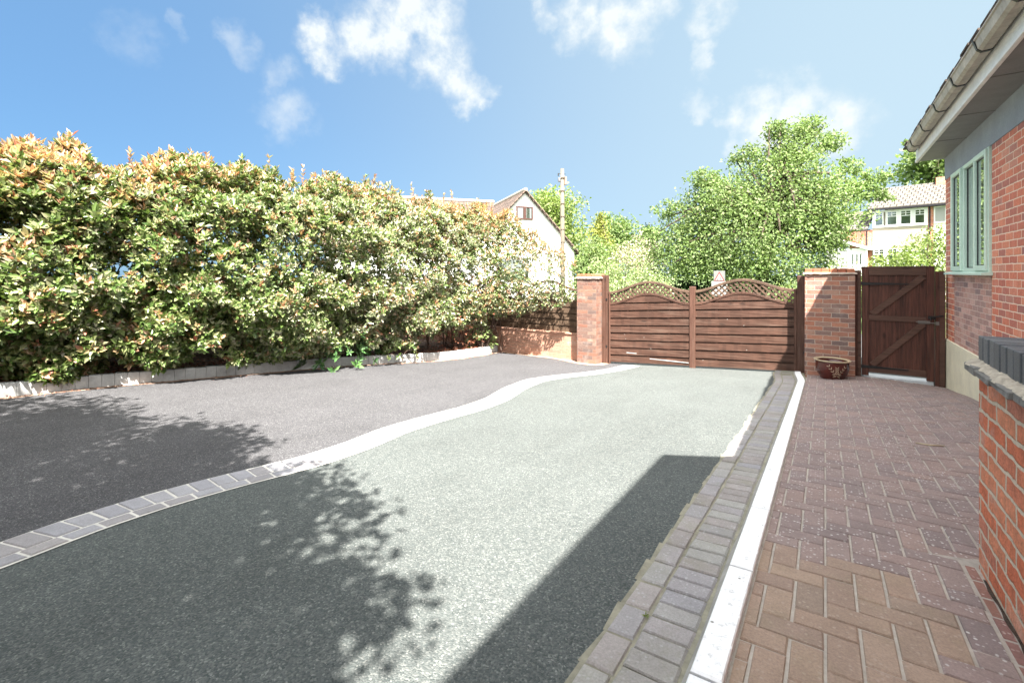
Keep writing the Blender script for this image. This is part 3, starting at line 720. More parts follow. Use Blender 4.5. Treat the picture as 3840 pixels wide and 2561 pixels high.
# ------------------------------------------------------------------ side gate
SG = thing('side_gate', 'dark brown ledged and braced side gate with latch beside the brick house', 'gate', (.92, 9.25, -1.66))
X0, X1, Y = .485, 1.352, 9.25; ZB = lambda x: -1.635 + .01 * (x - X0); ZT = .077
mb = MB(); n = 8; wv = (X1 - X0 - .16) / n
for i in range(n):
    a = X0 + .08 + i * wv; mb.box(a + .0006, a + wv - .0006, Y - .006 + jt(.003), Y + .016, -1.60, .03)
mb.build('boards', M['side_v'], SG)
for a, b in ((X0, X0 + .088), (X1 - .088, X1)):
    mb = MB(); mb.box(a, b, Y - .03, Y + .02, -1.635 - .02, ZT - .012); mb.build('stile', M['side_v'], SG, bevel=.004)
for z0, z1 in ((-.055, ZT - .012), (-.775, -.69), (-1.60, -1.50)):
    mb = MB(); mb.box(X0 + .089, X1 - .089, Y - .03, Y - .007, z0, z1); mb.build('rail', M['side_h'], SG, bevel=.003)
mb = MB(); mb.box(X0 - .005, X1 + .005, Y - .035, Y + .03, ZT - .012, ZT + .006); mb.build('capping', M['side_h'], SG, bevel=.002)
for (xa, za, xb, zb) in ((X0 + .13, -.675, X1 - .12, -.075), (X0 + .13, -1.485, X1 - .12, -.79)):
    mb = MB(); mb.beam((xa, Y - .019, za), (xb, Y - .019, zb), .02, .085, up=(-.6, 0, .7)); mb.build('brace', M['side_h'], SG, bevel=.003)
for zz in (-.19, -1.515):
    mb = MB(); mb.prism([(X0 - .03, zz - .03), (X0 + .06, zz - .022), (X0 + .57, zz - .008), (X0 + .57, zz + .008), (X0 + .06, zz + .022), (X0 - .03, zz + .03)], 'y', Y - .039, Y - .0325); mb.build('strap_hinge', M['black_iron'], SG)
mb = MB(); mb.box(X1 - .075, X1 + .01, Y - .05, Y - .03, -.715, -.665); mb.beam((X1 - .06, Y - .06, -.69), (X1 + .09, Y - .06, -.655), .02, .022); mb.tube([(X1 - .05, Y - .05, -.69), (X1 - .05, Y - .09, -.69), (X1 - .05, Y - .10, -.73)], .009); mb.build('latch', M['black_iron'], SG)
mb = MB(); mb.tube([(X1 - .21, Y - .045, -.765), (X1 + .04, Y - .045, -.775)], .008); mb.box(X1 - .19, X1 - .05, Y - .037, Y - .031, -.79, -.745); mb.box(X1 + .01, X1 + .05, Y - .055, Y - .028, -.80, -.75); mb.build('bolt', M['steel'], SG)
for a, b, lab, t in ((.398, .478, 'dark narrow gate post between the wide pillar and side gate', .022), (1.36, 1.472, 'dark gate post fixed against the house corner', .005)):
    P = thing('side_gate_post', lab, 'gate post', ((a + b) / 2, 9.27, -1.7), 'posts of the side gate')
    mb = MB(); mb.box(a, b, 9.22, 9.34, -1.78, t); mb.build('shaft', M['side_v'], P, bevel=.006)
    mb = MB(); mb.box(a + (b - a) * .4, b - .002, 9.205, 9.219, -1.70, t - .02); mb.build('stop_batten', M['side_h'], P, bevel=.003)
ST = thing('gate_step', 'pale grey concrete threshold under the dark side gate', 'step', (.92, 9.28, -1.75))
mb = MB(); mb.box(.50, 1.345, 9.24, 9.50, -1.85, -1.665); mb.build('slab', M['step'], ST, bevel=.008, seg=2)
mb = MB(); mb.box(.50, 1.345, 9.222, 9.239, -1.85, -1.70); mb.build('riser', M['edging'], ST, bevel=.003)

# ------------------------------------------------------------------ glazed pot
PC = Vector((.09, 8.80, g(.09, 8.80) + .018))
PT = thing('plant_pot', 'empty dark red glazed pot painted with a cream bamboo spray', 'pot', PC)
def lathe(name, prof, mat, parent, n=48):
    mb = MB(); b = []
    for r, z in prof: b.append([(PC.x + r * math.cos(2 * math.pi * k / n), PC.y + r * math.sin(2 * math.pi * k / n), PC.z + z) for k in range(n)])
    vs = [p for r in b for p in r]; F = []
    for i in range(len(prof) - 1):
        for k in range(n): F.append((i * n + k, i * n + (k + 1) % n, (i + 1) * n + (k + 1) % n, (i + 1) * n + k))
    mb.add(vs, F); o = mb.build(name, mat, parent, smooth=True); return o
pf = [(.155, 0.), (.162, .01), (.168, .03), (.195, .075), (.215, .13), (.222, .19), (.219, .255), (.222, .275)]
lathe('bowl', pf + [(.205, .28), (.20, .2), (.19, .12)], M['glaze'], PT)
lathe('rim', [(.222, .272), (.243, .280), (.247, .291), (.240, .297), (.215, .294), (.200, .28)], M['rim'], PT)
lathe('compost', [(.201, .235), (.1, .245), (.001, .243)], M['compost'], PT)
mb = MB()
def onpot(a, z):     # angle (0 faces the drive), height
    r = float(np.interp(z, [p[1] for p in pf], [p[0] for p in pf])) + .0025
    t = -math.pi / 2 + a; return Vector((PC.x + r * math.cos(t), PC.y + r * math.sin(t), PC.z + z))
def petal(a, z, ang, L, w):
    da, dz = math.cos(ang), math.sin(ang); P = []
    for s, o in ((0, 0), (.35, -w), (.7, -w * .7), (1, 0), (.7, w * .7), (.35, w)):
        P.append(onpot(a + (da * s * L - dz * o) / .22, z + dz * s * L + da * o))
    mb.add([tuple(p) for p in P], [(0, 1, 2, 3, 4, 5)])
for st in ((.30, .05, 2.15, .20), (.28, .05, .95, .19), (.30, .06, 1.6, .13)):
    a, z, an, L = st
    petal(a, z, an, L, .002)
    for i in range(4):
        s = (i + 1) / 4.2; aa = a + math.cos(an) * L * s / .22; zz = z + math.sin(an) * L * s
        petal(aa, zz, an + .7, .042, .0048); petal(aa, zz, an - .7, .042, .0048)
for an in (.1, 2.9, 3.5, -.4): petal(.30, .065, an, .075, .005)
mb.build('bamboo_motif', M['motif'], PT)
#@@PART3
# ------------------------------------------------------------------ clipped photinia hedge
PATH = np.array([(-9.2, -3.2), (-8.9, -1), (-8.7, 1), (-8.45, 3), (-8.15, 5), (-7.75, 7), (-7.3, 8.35), (-6.3, 8.78), (-5.1, 8.9), (-4.5, 8.95)])
HT = np.array([1.38, 1.42, 1.50, 1.58, 1.70, 1.62, 1.50, 1.32, .74, .10])       # top of the hedge along the path
HB = np.array([-1.36, -1.36, -1.36, -1.40, -1.45, -1.50, -1.45, -1.10, -.80, -.7])
HD = np.array([.9, .9, 1.02, 1.42, 1.60, 1.50, .78, .42, .30, .18])                # half depth
HN = np.array([1., 1., 1., 1., 1., 1., 1., .55, .16, .10])                     # density
seg = np.r_[0, np.cumsum(np.linalg.norm(np.diff(PATH, axis=0), axis=1))]
def path(s): return np.stack([np.interp(s, seg, PATH[:, 0]), np.interp(s, seg, PATH[:, 1])], 1)
from mathutils import noise as mnoise
def wob(p, k, o):      # smooth 3-d noise, about -1.5 .. 1.5
    f = k * .42; return np.array([mnoise.noise((a * f + o * 7, b * f - o * 3, c * f + o)) for a, b, c in p]) * 2.6
HR = thing('photinia_hedge', 'tall leafy photinia hedge with reddish young tips along the grey edging', 'hedge', (-8.6, 3., g(-8.6, 3.) + .1))
def hedge_points(n):
    s = rng.uniform(0, seg[-1], n * 2); s = s[rng.uniform(size=len(s)) < np.interp(s, seg, HN) * np.where(np.interp(s, seg, PATH[:, 1]) < -.6, .5, 1.)][:n]; n = len(s)
    c = path(s); t = path(np.minimum(s + .1, seg[-1])) - path(np.maximum(s - .1, 0)); t /= np.linalg.norm(t, axis=1, keepdims=True)
    nv = np.stack([t[:, 1], -t[:, 0]], 1)
    ph = np.where(rng.uniform(size=n) < .80, rng.uniform(-1.35, 1.75, n), rng.uniform(1.6, 4.4, n))
    cx = np.sign(np.cos(ph)) * np.abs(np.cos(ph)) ** np.where(np.sin(ph) > 0, 1.0, .6); sz = np.sign(np.sin(ph)) * np.abs(np.sin(ph)) ** .8
    top, bot, hd = np.interp(s, seg, HT), np.interp(s, seg, HB), np.interp(s, seg, HD)
    top = top + .05 * np.sin(s * 2.1) + .09 * np.sin(s * 5.3 + 1) + .05 * np.sin(s * 13.)
    mid, hh = (top + bot) / 2, (top - bot) / 2
    P0 = np.c_[c + nv * (hd * cx)[:, None], mid + hh * sz]
    r = 1 - np.abs(rng.normal(0, .17, n)) - (rng.uniform(size=n) < .18) * rng.uniform(0, .4, n) + .07 * wob(P0, 2.9, .7) + .10 * wob(P0, 6.3, 1.9) + .04 * wob(P0, 13., .4)
    r = np.minimum(r, 1.14)
    P = np.c_[c + nv * (hd * cx * r)[:, None], mid + hh * sz * np.minimum(r, 1.06)] + np.c_[np.zeros(n), np.zeros(n), np.where(sz > .75, np.abs(rng.normal(0, .05, n)), 0)]
    out = np.c_[nv * cx[:, None], sz * .9]; out /= np.linalg.norm(out, axis=1, keepdims=True)
    ok = wob(P, 4.3, 3.1) > -.95 + .3 * rng.normal(size=n)
    # the ragged hole low in the left half of the hedge
    d = np.array([-1.277, .335, .004]); d /= np.linalg.norm(d); q = P - (P @ d)[:, None] * d
    ok &= (np.hypot(np.hypot(q[:, 0], q[:, 1]), q[:, 2]) > .155 + .06 * rng.normal(size=n))
    return P[ok], out[ok], s[ok], top[ok]
P, out, s, top = hedge_points(70000)
A = out + np.array([0, 0, .55]) + .55 * rvec(len(P))
near = sm
hz = top - P[:, 2]; yy = P[:, 1]
pr_red = .13 + np.interp(yy, [1.5, 3.5, 6., 7.5], [.66, .34, .30, .5]) * np.clip(1 - hz / np.interp(yy, [1.5, 4.], [.8, .5]), 0, 1) ** 1.2 + .12 * np.clip((yy - 7.) / 2, 0, 1) + .05 * (wob(P, 2.1, .3) > .8)
pr_red = pr_red * np.where((yy > 3.2) & (yy < 5.2), .7, 1.)
isred = rng.uniform(size=len(P)) < pr_red
pr_pale = np.clip((s - 5.5) / 4.0, 0, 1) * .5 + .25 * (wob(P, 1.6, 2.2) > .5)  # more overexposed-looking leaf colour further along, plus random pale clumps
ispale = (~isred) & (rng.uniform(size=len(P)) < pr_pale)
isg = ~(isred | ispale)
lf_ = np.interp(s, seg, [.108, .108, .105, .092, .078, .071, .068, .065, .062, .06])
for nm, mk, mt, k, wr in (('foliage', isg, 'leaf', 6, .42), ('overlit_foliage', ispale, 'leaf_overlit', 6, .40), ('young_leaves', isred, 'leaf_red', 6, .34)):
    a, b, c_, L, W_ = rosettes(P[mk], A[mk] + (np.array([0, 0, .5]) if nm == 'young_leaves' else 0), k, lf_[mk], lf_[mk] * wr, (.3, 1.1) if nm == 'young_leaves' else (.4, 1.3))
    leafmesh(nm, a, b, c_, L, W_, M[mt], HR)
# upright shoots along the top
CC, AA = [], []
for i in range(44):
    sv = rng.uniform(2.5, seg[-1] - 1.6); c = path(np.array([sv]))[0]; tz = float(np.interp(sv, seg, HT)); hh_ = rng.uniform(.08, .34) * (1.3 if rng.uniform() < .15 else 1)
    p0 = Vector((c[0] + rng.normal(0, .22), c[1] + rng.normal(0, .22), tz - .25)); p1 = p0 + Vector((rng.normal(0, .06), rng.normal(0, .06), .25 + hh_))
    mb = MB(); mb.tube([p0, p0.lerp(p1, .5) + Vector((rng.normal(0, .015), 0, 0)), p1], [.006, .005, .003], 4); mb.build('shoot', M['twig'], HR)
    for t in np.linspace(.3, 1, 6): CC.append(p0.lerp(p1, t)); AA.append((p1 - p0).normalized())
a, b, c_, L, W_ = rosettes(np.array([tuple(v) for v in CC]), np.array([tuple(v) for v in AA]), 4, np.full(len(CC), .085), np.full(len(CC), .034), (.3, .9))
leafmesh('shoot_leaves', a, b, c_, L, W_, M['leaf_red'], HR)
for i in range(95):
    mb = MB()
    sv = rng.uniform(1.5, seg[-1] - .4); c = path(np.array([sv]))[0]; c[0] = min(c[0], -6.85 - .3 * rng.uniform()); z0 = g(c[0], c[1]) + .08
    tz = float(np.interp(sv, seg, HT)); p0 = Vector((c[0] + rng.normal(0, .2), c[1] + rng.normal(0, .12), z0)); sp = .33 if sv < 11 else .30
    p1 = p0 + Vector((rng.normal(0, sp), rng.normal(0, sp), (tz - z0) * rng.uniform(.55, .95)))
    p1.y = min(p1.y, 9.15); m1 = p0.lerp(p1, .35) + Vector((rng.normal(0, .08), rng.normal(0, .08), 0)); m2 = p0.lerp(p1, .7) + Vector((rng.normal(0, .1), rng.normal(0, .06), 0))
    r0 = rng.uniform(.008, .022); mb.tube([p0, m1, m2, p1], [r0, r0 * .8, r0 * .55, r0 * .25], 5)
    for q in (m1, m2):
        e = q + Vector((rng.normal(0, .28), rng.normal(0, .2), rng.uniform(.1, .5))); mb.tube([q, q.lerp(e, .5), e], [r0 * .4, r0 * .3, .002], 4)
    mb.build('stem', M['twig'], HR)

# bushes that stand in the bed in front of the hedge
def bush(name, label, cat, c, r, n, L, W, mat, k=7, tips=None, stems=9, kind='foliage', droop=.35):
    gz0 = g(c[0], c[1]) + .11
    B = thing(name, label, cat, (c[0], c[1], gz0))
    d = rvec(n); d[:, 2] = np.abs(d[:, 2]) * 1.1 - .15; P = np.array([c[0], c[1], gz0 + .1]) + d * np.array(r) * (1 - np.abs(rng.normal(0, .2, n)))[:, None] * (1 + .15 * wob(d, 4., c[1]))[:, None]
    A = d + np.array([0, 0, droop]) + .35 * rvec(n)
    a, b, c_, LL, WW = rosettes(P, A, k, np.full(n, L), np.full(n, W), (.5, 1.35)); leafmesh(kind, a, b, c_, LL, WW, mat, B)
    if tips:
        i = rng.choice(n, tips, replace=False); a, b, c_, LL, WW = rosettes(P[i] + d[i] * .04, A[i], 6, np.full(tips, L * .9), np.full(tips, W * .8), (.3, .9)); leafmesh('young_leaves', a, b, c_, LL, WW, M['leaf_red'], B)
    for i in rng.choice(n, min(stems, n), replace=False):
        mb = MB(); p0 = Vector((c[0] + rng.normal(0, .06), c[1] + rng.normal(0, .06), gz0 - .02)); e = Vector(P[i]); mb.tube([p0, p0.lerp(e, .5) + Vector((0, 0, .06)), e], [.010, .007, .004], 5); mb.build('stem', M['twig'], B)
    return B
bush('evergreen_bush', 'low bush of broad dark green leaves spilling over the edging below the hedge', 'bush', (-7.50, 5.15), (.62, .85, .95), 190, .125, .046, M['leaf_big'], 8, None, 18)
bush('photinia_bush', 'small green bush with a few red tips overhanging the edging in front of brown stems', 'bush', (-6.98, 6.15), (.42, .40, .42), 60, .095, .036, M['leaf'], 7, 9, 8)
bush('small_shrub', 'small bright green shrub where the edging meets the low brick wall', 'shrub', (-6.78, 8.55), (.36, .34, .62), 110, .07, .026, M['leaf'], 7, 3, 9)
DB = bush('dead_shrub', 'brown withered shrub with bare stems in front of the fence', 'shrub', (-7.15, 8.05), (.55, .80, .85), 260, .06, .02, M['leaf_brown'], 4, None, 34, 'withered_leaves', -.3)
# fallen leaves on the bed
n = 7500; y = rng.uniform(-.5, 9.1, n); x = np.array([EDGE(v) for v in y]) - .1 - np.abs(rng.normal(0, .5, n))
k2 = 420; y2 = rng.uniform(.5, 9.1, k2); x2 = np.array([EDGE(v) for v in y2]) + np.abs(rng.normal(0, .09, k2)) + .01
zz = np.array([g(a, b) for a, b in zip(x, y)]) + .128 + rng.uniform(0, .03, n); z2 = np.array([g(a, b) for a, b in zip(x2, y2)]) + .012
PP = np.r_[np.c_[x, y, zz], np.c_[x2, y2, z2]]; D = rvec(len(PP)) * np.array([1, 1, .25]); NN = np.array([0, 0, 1]) + .45 * rvec(len(PP))
lo_ = leafmesh('leaf_litter', PP, D, NN, rng.uniform(.03, .075, len(PP)) * np.r_[np.ones(n), np.full(k2, .55)], rng.uniform(.016, .032, len(PP)) * np.r_[np.ones(n), np.full(k2, .6)], M['litter'], None)
tag(lo_, kind='stuff')
# weeds in the paving joints
def weed(x, y, label, s=1., n=9):
    o = thing('weed', label, 'weed', (x, y, g(x, y) + .008), 'small weeds in the paving joints')
    P = np.tile(np.array([x, y, g(x, y) + .01]), (n, 1)) + rng.normal(0, .006 * s, (n, 3)) * np.array([1, 1, 0]); D = rvec(n) * np.array([1, 1, .3]) + np.array([0, 0, .8])
    leafmesh('blade', P, D, rvec(n), .035 * s, .010 * s, M['leaf_lime'], o)
weed(-.545, 1.66, 'tiny green weed between the grey setts of the drain course', .5)
weed(.355, 1.80, 'tiny weed in a joint of the block paving near the garden wall', .55)
for i, yv in enumerate((1.35, 1.62, 2.05)): weed(.55, yv, 'moss and weed growing along the foot of the garden wall', .8, 12)
mb = MB(); mb.tube([(.415, 1.83, g(.4, 1.8) + .024), (.432, 1.825, g(.43, 1.8) + .026), (.452, 1.836, g(.45, 1.8) + .023)], [.005, .007, .004], 6); tag(mb.build('stone_chip', M['pebble'], None, smooth=True), 'small pale stone chip lying on the red blocks near the garden wall', 'stone')
mb = MB(); mb.tube([(.62, 5.02, g(.62, 5) + .022), (.70, 5.0, g(.7, 5) + .024), (.80, 5.03, g(.8, 5) + .022)], [.006, .007, .004], 6); tag(mb.build('twig', M['rim'], None, smooth=True), 'short pale twig lying on the plum paving towards the pot', 'twig')

# ------------------------------------------------------------------ beyond the gates: pole, signs
PX, PY = -10.47, 19.5
P = thing('utility_pole', 'tall wooden utility pole with small transformer boxes in front of the white house', 'pole', (PX, PY, -2.3))
mb = MB(); mb.tube([(PX + .03, PY, -2.4), (PX + .015, PY, 1.), (PX, PY, 4.97)], [.135, .115, .085], 12); mb.build('shaft', M['pole'], P, smooth=True)
ux, uy = .82, .57
def pb(mb, du, z0, z1, w, d, dv=0):
    c = Vector((PX + ux * du - uy * dv, PY + uy * du + ux * dv, 0)); u = Vector((ux, uy, 0)) * w / 2; v = Vector((-uy, ux, 0)) * d / 2
    mb.hexa([c - u - v + Vector((0, 0, z0)), c + u - v + Vector((0, 0, z0)), c + u + v + Vector((0, 0, z0)), c - u + v + Vector((0, 0, z0)), c - u - v + Vector((0, 0, z1)), c + u - v + Vector((0, 0, z1)), c + u + v + Vector((0, 0, z1)), c - u + v + Vector((0, 0, z1))])
mb = MB(); pb(mb, -.14, 4.34, 4.53, .13, .16); mb.build('junction_box', plain('grey box', (.13, .13, .14), .1, 4., .5, 0), P, bevel=.03, seg=2)
mb = MB(); pb(mb, .16, 4.20, 4.58, .11, .16); pb(mb, .115, 4.18, 4.60, .03, .19); mb.build('fuse_box', plain('brown box', (.28, .19, .14), .2, 4., .6, 0), P, bevel=.012)
mb = MB(); pb(mb, -.19, 4.62, 4.75, .05, .06); pb(mb, -.11, 4.72, 4.745, .18, .03); pb(mb, .12, 4.70, 4.715, .1, .03); mb.build('bracket', M['black_iron'], P)
mb = MB()
for k in range(6): pb(mb, .02, 1.4 + k * .62, 1.43 + k * .62, .22, .035, -.10)
mb.build('step_bolt', M['bark'], P)
SX, SY = -3.26, 18.4
P = thing('road_sign', 'road sign with red warning triangle above a white plate beyond the gates', 'road sign', (SX, SY, -2.3))
P.rotation_euler.z = R(12)
def local(o): o.location = (0, 0, 0); return o
mb = MB(); mb.tube([(0, .03, -.2), (0, .03, 2.25)], .03, 10); local(mb.build('post', M['sign_grey'], P, smooth=True))
mb = MB(); mb.box(-.195, .195, -.012, 0, 1.95, 2.33); local(mb.build('upper_plate', M['sign_grey'], P, bevel=.006))
def tri(mb, w, z0, z1, y0, y1): mb.prism([(-w, z0), (w, z0), (0, z1)], 'y', y0, y1)
mb = MB(); tri(mb, .185, 1.955, 2.305, -.019, -.0125); local(mb.build('triangle_border', M['sign_red'], P))
mb = MB(); tri(mb, .135, 1.98, 2.235, -.024, -.0195); local(mb.build('triangle_face', M['sign_white'], P))
mb = MB()
for sgn in (-1, 1): mb.prism([(sgn * .075, 1.99), (sgn * .045, 1.99), (sgn * .014, 2.15), (sgn * .030, 2.15)][::sgn], 'y', -.028, -.0245)
local(mb.build('narrowing_symbol', M['sign_mark'], P))
mb = MB(); mb.box(-.27, .27, -.012, 0, 1.40, 1.945); local(mb.build('lower_plate', M['sign_white'], P, bevel=.006))
mb = MB()
for z in (1.86, 1.80): mb.box(-.17, .12, -.016, -.0125, z, z + .018)
local(mb.build('faded_band', M['sign_grey'], P))

# ------------------------------------------------------------------ white gabled house
WH = thing('white_house', 'white rendered house with steep gable and brown attic window behind the hedge', 'house', (-13.05, 20.16, -2.2)); WH.rotation_euler.z = math.atan2(.793, .609)
zo = 2.2
mb = MB(); mb.prism([(-2.85, -.3), (2.85, -.3), (2.85, 1.17 + zo), (0, 4.17 + zo), (-2.85, 1.17 + zo)], 'y', 0, 6.5); mb.box(-10., -.05, 3.2, 9.0, -.3, 1.5 + zo); mb.prism([(3.2, 1.5 + zo), (9., 1.5 + zo), (6.1, 4.40 + zo)], 'x', -.30, -.05); local(mb.build('wall', M['white_wall'], WH))
mb = MB()
for s_ in (-1, 1):
    a = [(0, 4.17 + zo), (s_ * 3.08, .93 + zo), (s_ * 3.08, 1.06 + zo), (0, 4.30 + zo)]
    mb.prism(a, 'y', -.14, 6.6)
mb.prism([(2.9, 1.3 + zo), (6.1, 4.42 + zo), (9.3, 1.2 + zo), (9.3, 1.32 + zo), (6.1, 4.56 + zo), (2.9, 1.42 + zo)], 'x', -10.2, 0.02)
local(mb.build('roof', M['tile_dark'], WH))
mb = MB()
for s_ in (-1, 1):
    for i in range(14):
        t0, t1 = i / 14 + .004, (i + 1) / 14 - .012; f = lambda t: (s_ * (3.08 * t + .0), 4.30 + zo - 3.24 * t)
        (xa, za), (xb, zb2) = f(t0), f(t1); q = [(xa, za - .045), (xb, zb2 - .045), (xb, zb2 + .02), (xa, za + .02)]
        mb.prism(q if s_ > 0 else q[::-1], 'y', -.20, -.145)
local(mb.build('verge_tile', plain('verge tile', (.17, .125, .10), .3, 6., .9, .004), WH))
mb = MB(); mb.tube([(0, -.2, 4.31 + zo), (0, 6.2, 4.31 + zo)], .09, 8); mb.tube([(-10.2, 6.1, 4.57 + zo), (0.03, 6.1, 4.57 + zo)], .10, 8); local(mb.build('ridge_tile', plain('pale ridge', (.46, .42, .36), .2, 4., .8, 0), WH))
mb = MB(); frame(mb, -.05, .0, -.47, .47, 0, .70, .07)
brown = plain('brown window frame', (.060, .024, .018), .15, 5., .5, 0)
mb = MB(); x0, x1, z0, z1 = -.50, .45, 2.74 + zo, 3.44 + zo
for a, b, c, d in ((x0, x1, z1 - .08, z1), (x0, x1, z0, z0 + .07), (x0, x0 + .08, z0 + .07, z1 - .08), (x1 - .08, x1, z0 + .07, z1 - .08), (-.10, .05, z0 + .07, z1 - .08)): mb.box(a, b, -.06, -.004, c, d)
wf = local(mb.build('window', brown, WH))
for a, b in ((x0 + .08, -.10), (.05, x1 - .08)):
    mb = MB(); mb.box(a, b, -.03, -.003, z0 + .07, z1 - .08); o = mb.build('pane', M['farglass'], None); o.parent = wf
mb = MB(); mb.box(-1.5, .2, -.06, -.004, -.35 + zo, .75 + zo); mb.box(-1.62, .32, -.10, -.061, -.43 + zo, -.35 + zo); local(mb.build('ground_floor_window', M['farglass'], WH))

# ------------------------------------------------------------------ house on the right beyond the pillar
RH = thing('tiled_house', 'brick and cream house with grey tiled roof and white windows behind the shrubs', 'house', (5.44, 37.73, -2.2)); RH.rotation_euler.z = math.atan2(-.259, .966)
brk = M['brick_house']
mb = MB(); mb.box(-5.25, -2.94, 0.0, 5., -.3, 2.78 + zo); mb.box(-.21, .05, -.02, 5., -.3, 4.0 + zo); local(mb.build('brick_wall', brk, RH))
mb = MB(); mb.box(-2.94, -.21, -.03, 5., 1.47 + zo, 2.92 + zo); mb.box(-2.94, -.21, 0, 5., -.3, 4. + zo); local(mb.build('cream_wall', M['cream_wall'], RH))
mb = MB(); mb.box(.05, 2.2, -.03, 5., -.3, 4.0 + zo); local(mb.build('white_wall', M['white_wall'], RH))
mb = MB(); mb.prism([(-.35, 4.05 + zo), (2.6, 5.72 + zo), (5.5, 4.05 + zo), (5.5, 4.15 + zo), (2.6, 5.84 + zo), (-.35, 4.15 + zo)], 'x', -3.15, 2.4); mb.prism([(-.3, 2.76 + zo), (2.0, 4.15 + zo), (2.0, 4.27 + zo), (-.3, 2.88 + zo)], 'x', -5.7, -3.16); local(mb.build('roof', M['tile_grey'], RH))
mb = MB(); mb.box(-3.15, 2.3, -.44, -.35, 4.0 + zo, 4.09 + zo); mb.box(-5.7, -3.0, -.39, -.30, 2.70 + zo, 2.79 + zo); mb.tube([(-.12, -.08, 4. + zo), (-.12, -.08, 0)], .04, 6); mb.tube([(-3.25, -.08, 2.7 + zo), (-3.25, -.08, 0)], .04, 6); local(mb.build('gutter', M['dark'], RH))
def fwin(x0, x1, z0, z1, y=-.09, gl='farglass', bars=True):
    mb = MB(); w = .05
    for a, b, c, d in ((x0, x1, z1 - w, z1), (x0, x1, z0, z0 + w), (x0, x0 + w, z0 + w, z1 - w), (x1 - w, x1, z0 + w, z1 - w)): mb.box(a, b, y - .03, y + .05, c, d)
    if bars:
        zt = z0 + (z1 - z0) * .62; mb.box(x0 + w, x1 - w, y - .02, y + .03, zt, zt + .035); mb.box((x0 + x1) / 2 - .015, (x0 + x1) / 2 + .015, y - .02, y + .03, zt + .035, z1 - w); mb.box(x0 + w, x1 - w, y - .019, y + .029, (zt + z1) / 2 - .012, (zt + z1) / 2 + .012)
    f = local(mb.build('window', M['upvc'], RH))
    mb = MB(); mb.box(x0 + w, x1 - w, y, y + .02, z0 + w, z1 - w); o = mb.build('pane', M[gl], None); o.parent = f
mb = MB(); mb.box(-2.94, -.20, -.10, -.031, 2.90 + zo, 2.99 + zo); mb.box(-2.94, -.20, -.10, -.031, 3.90 + zo, 3.99 + zo); mb.box(-2.94, -2.80, -.08, -.031, 2.99 + zo, 3.90 + zo)
for a, b in ((-2.26, -2.2), (-1.66, -1.52), (-.97, -.83), (-.32, -.2)): mb.box(a, b, -.08, -.031, 2.99 + zo, 3.90 + zo)
local(mb.build('window_band', M['upvc'], RH)); mb = MB(); mb.box(-2.94, -.25, -.08, -.031, .2 + zo, 1.46 + zo); local(mb.build('bay_frame', M['upvc'], RH))
for a, b in ((-2.80, -2.36), (-2.20, -1.66), (-1.52, -.97), (-.83, -.32)): fwin(a, b, 2.99 + zo, 3.90 + zo)
for a, b in ((-2.86, -2.30), (-2.15, -1.64), (-1.5, -1.)): fwin(a, b, .5 + zo, 1.50 + zo, -.13)
fwin(.08, .62, 2.98 + zo, 3.98 + zo, -.09, 'blind', False)
mb = MB(); mb.box(-.1, .65, 2.2, 2.9, 5.3 + zo, 6.1 + zo); local(mb.build('chimney', brk, RH))
# lean-to conservatory against the brick wall
mb = MB(); mb.prism([(-5.35, 2.34 + zo), (-2.9, 1.42 + zo), (-2.9, 1.55 + zo), (-5.35, 2.50 + zo)], 'y', -1.6, -.01); local(mb.build('conservatory_roof', M['upvc'], RH))
mb = MB()
for x in (-5.22, -4.5, -3.97, -3.05): mb.box(x, x + .11, -1.5, -1.42, -.1, (2.28 - (x + 5.2) * .37) + zo)
mb.box(-5.22, -2.94, -1.49, -1.43, 1.42 + zo, 1.52 + zo); mb.box(-5.22, -3.9, -1.49, -1.43, -.1, .2 + zo); mb.box(-3.86, -3.05, -1.48, -1.44, -.1, 1.42 + zo); local(mb.build('conservatory_frame', M['upvc'], RH))
for a, b, c, d, gl in ((-5.11, -4.5, 1.52, 2.05, 'farglass'), (-4.39, -3.97, 1.52, 1.85, 'farglass'), (-5.11, -4.5, .2, 1.42, 'blind'), (-4.39, -3.97, .2, 1.42, 'blind')):
    mb = MB(); mb.box(a, b, -1.47, -1.45, c + zo, d + zo); local(mb.build('conservatory_pane', M[gl], RH))
for a in (-3.72, -3.50, -3.30):
    mb = MB(); mb.box(a, a + .08, -1.495, -1.481, .5 + zo, 1.15 + zo); local(mb.build('door_pane', M['farglass'], RH))
mb = MB(); mb.tube([(1.0, 2., 5.4 + zo), (1.0, 2., 7.1 + zo)], .03, 5); mb.box(.7, 1.3, 1.99, 2.01, 6.9 + zo, 6.93 + zo); local(mb.build('aerial', M['steel'], RH))

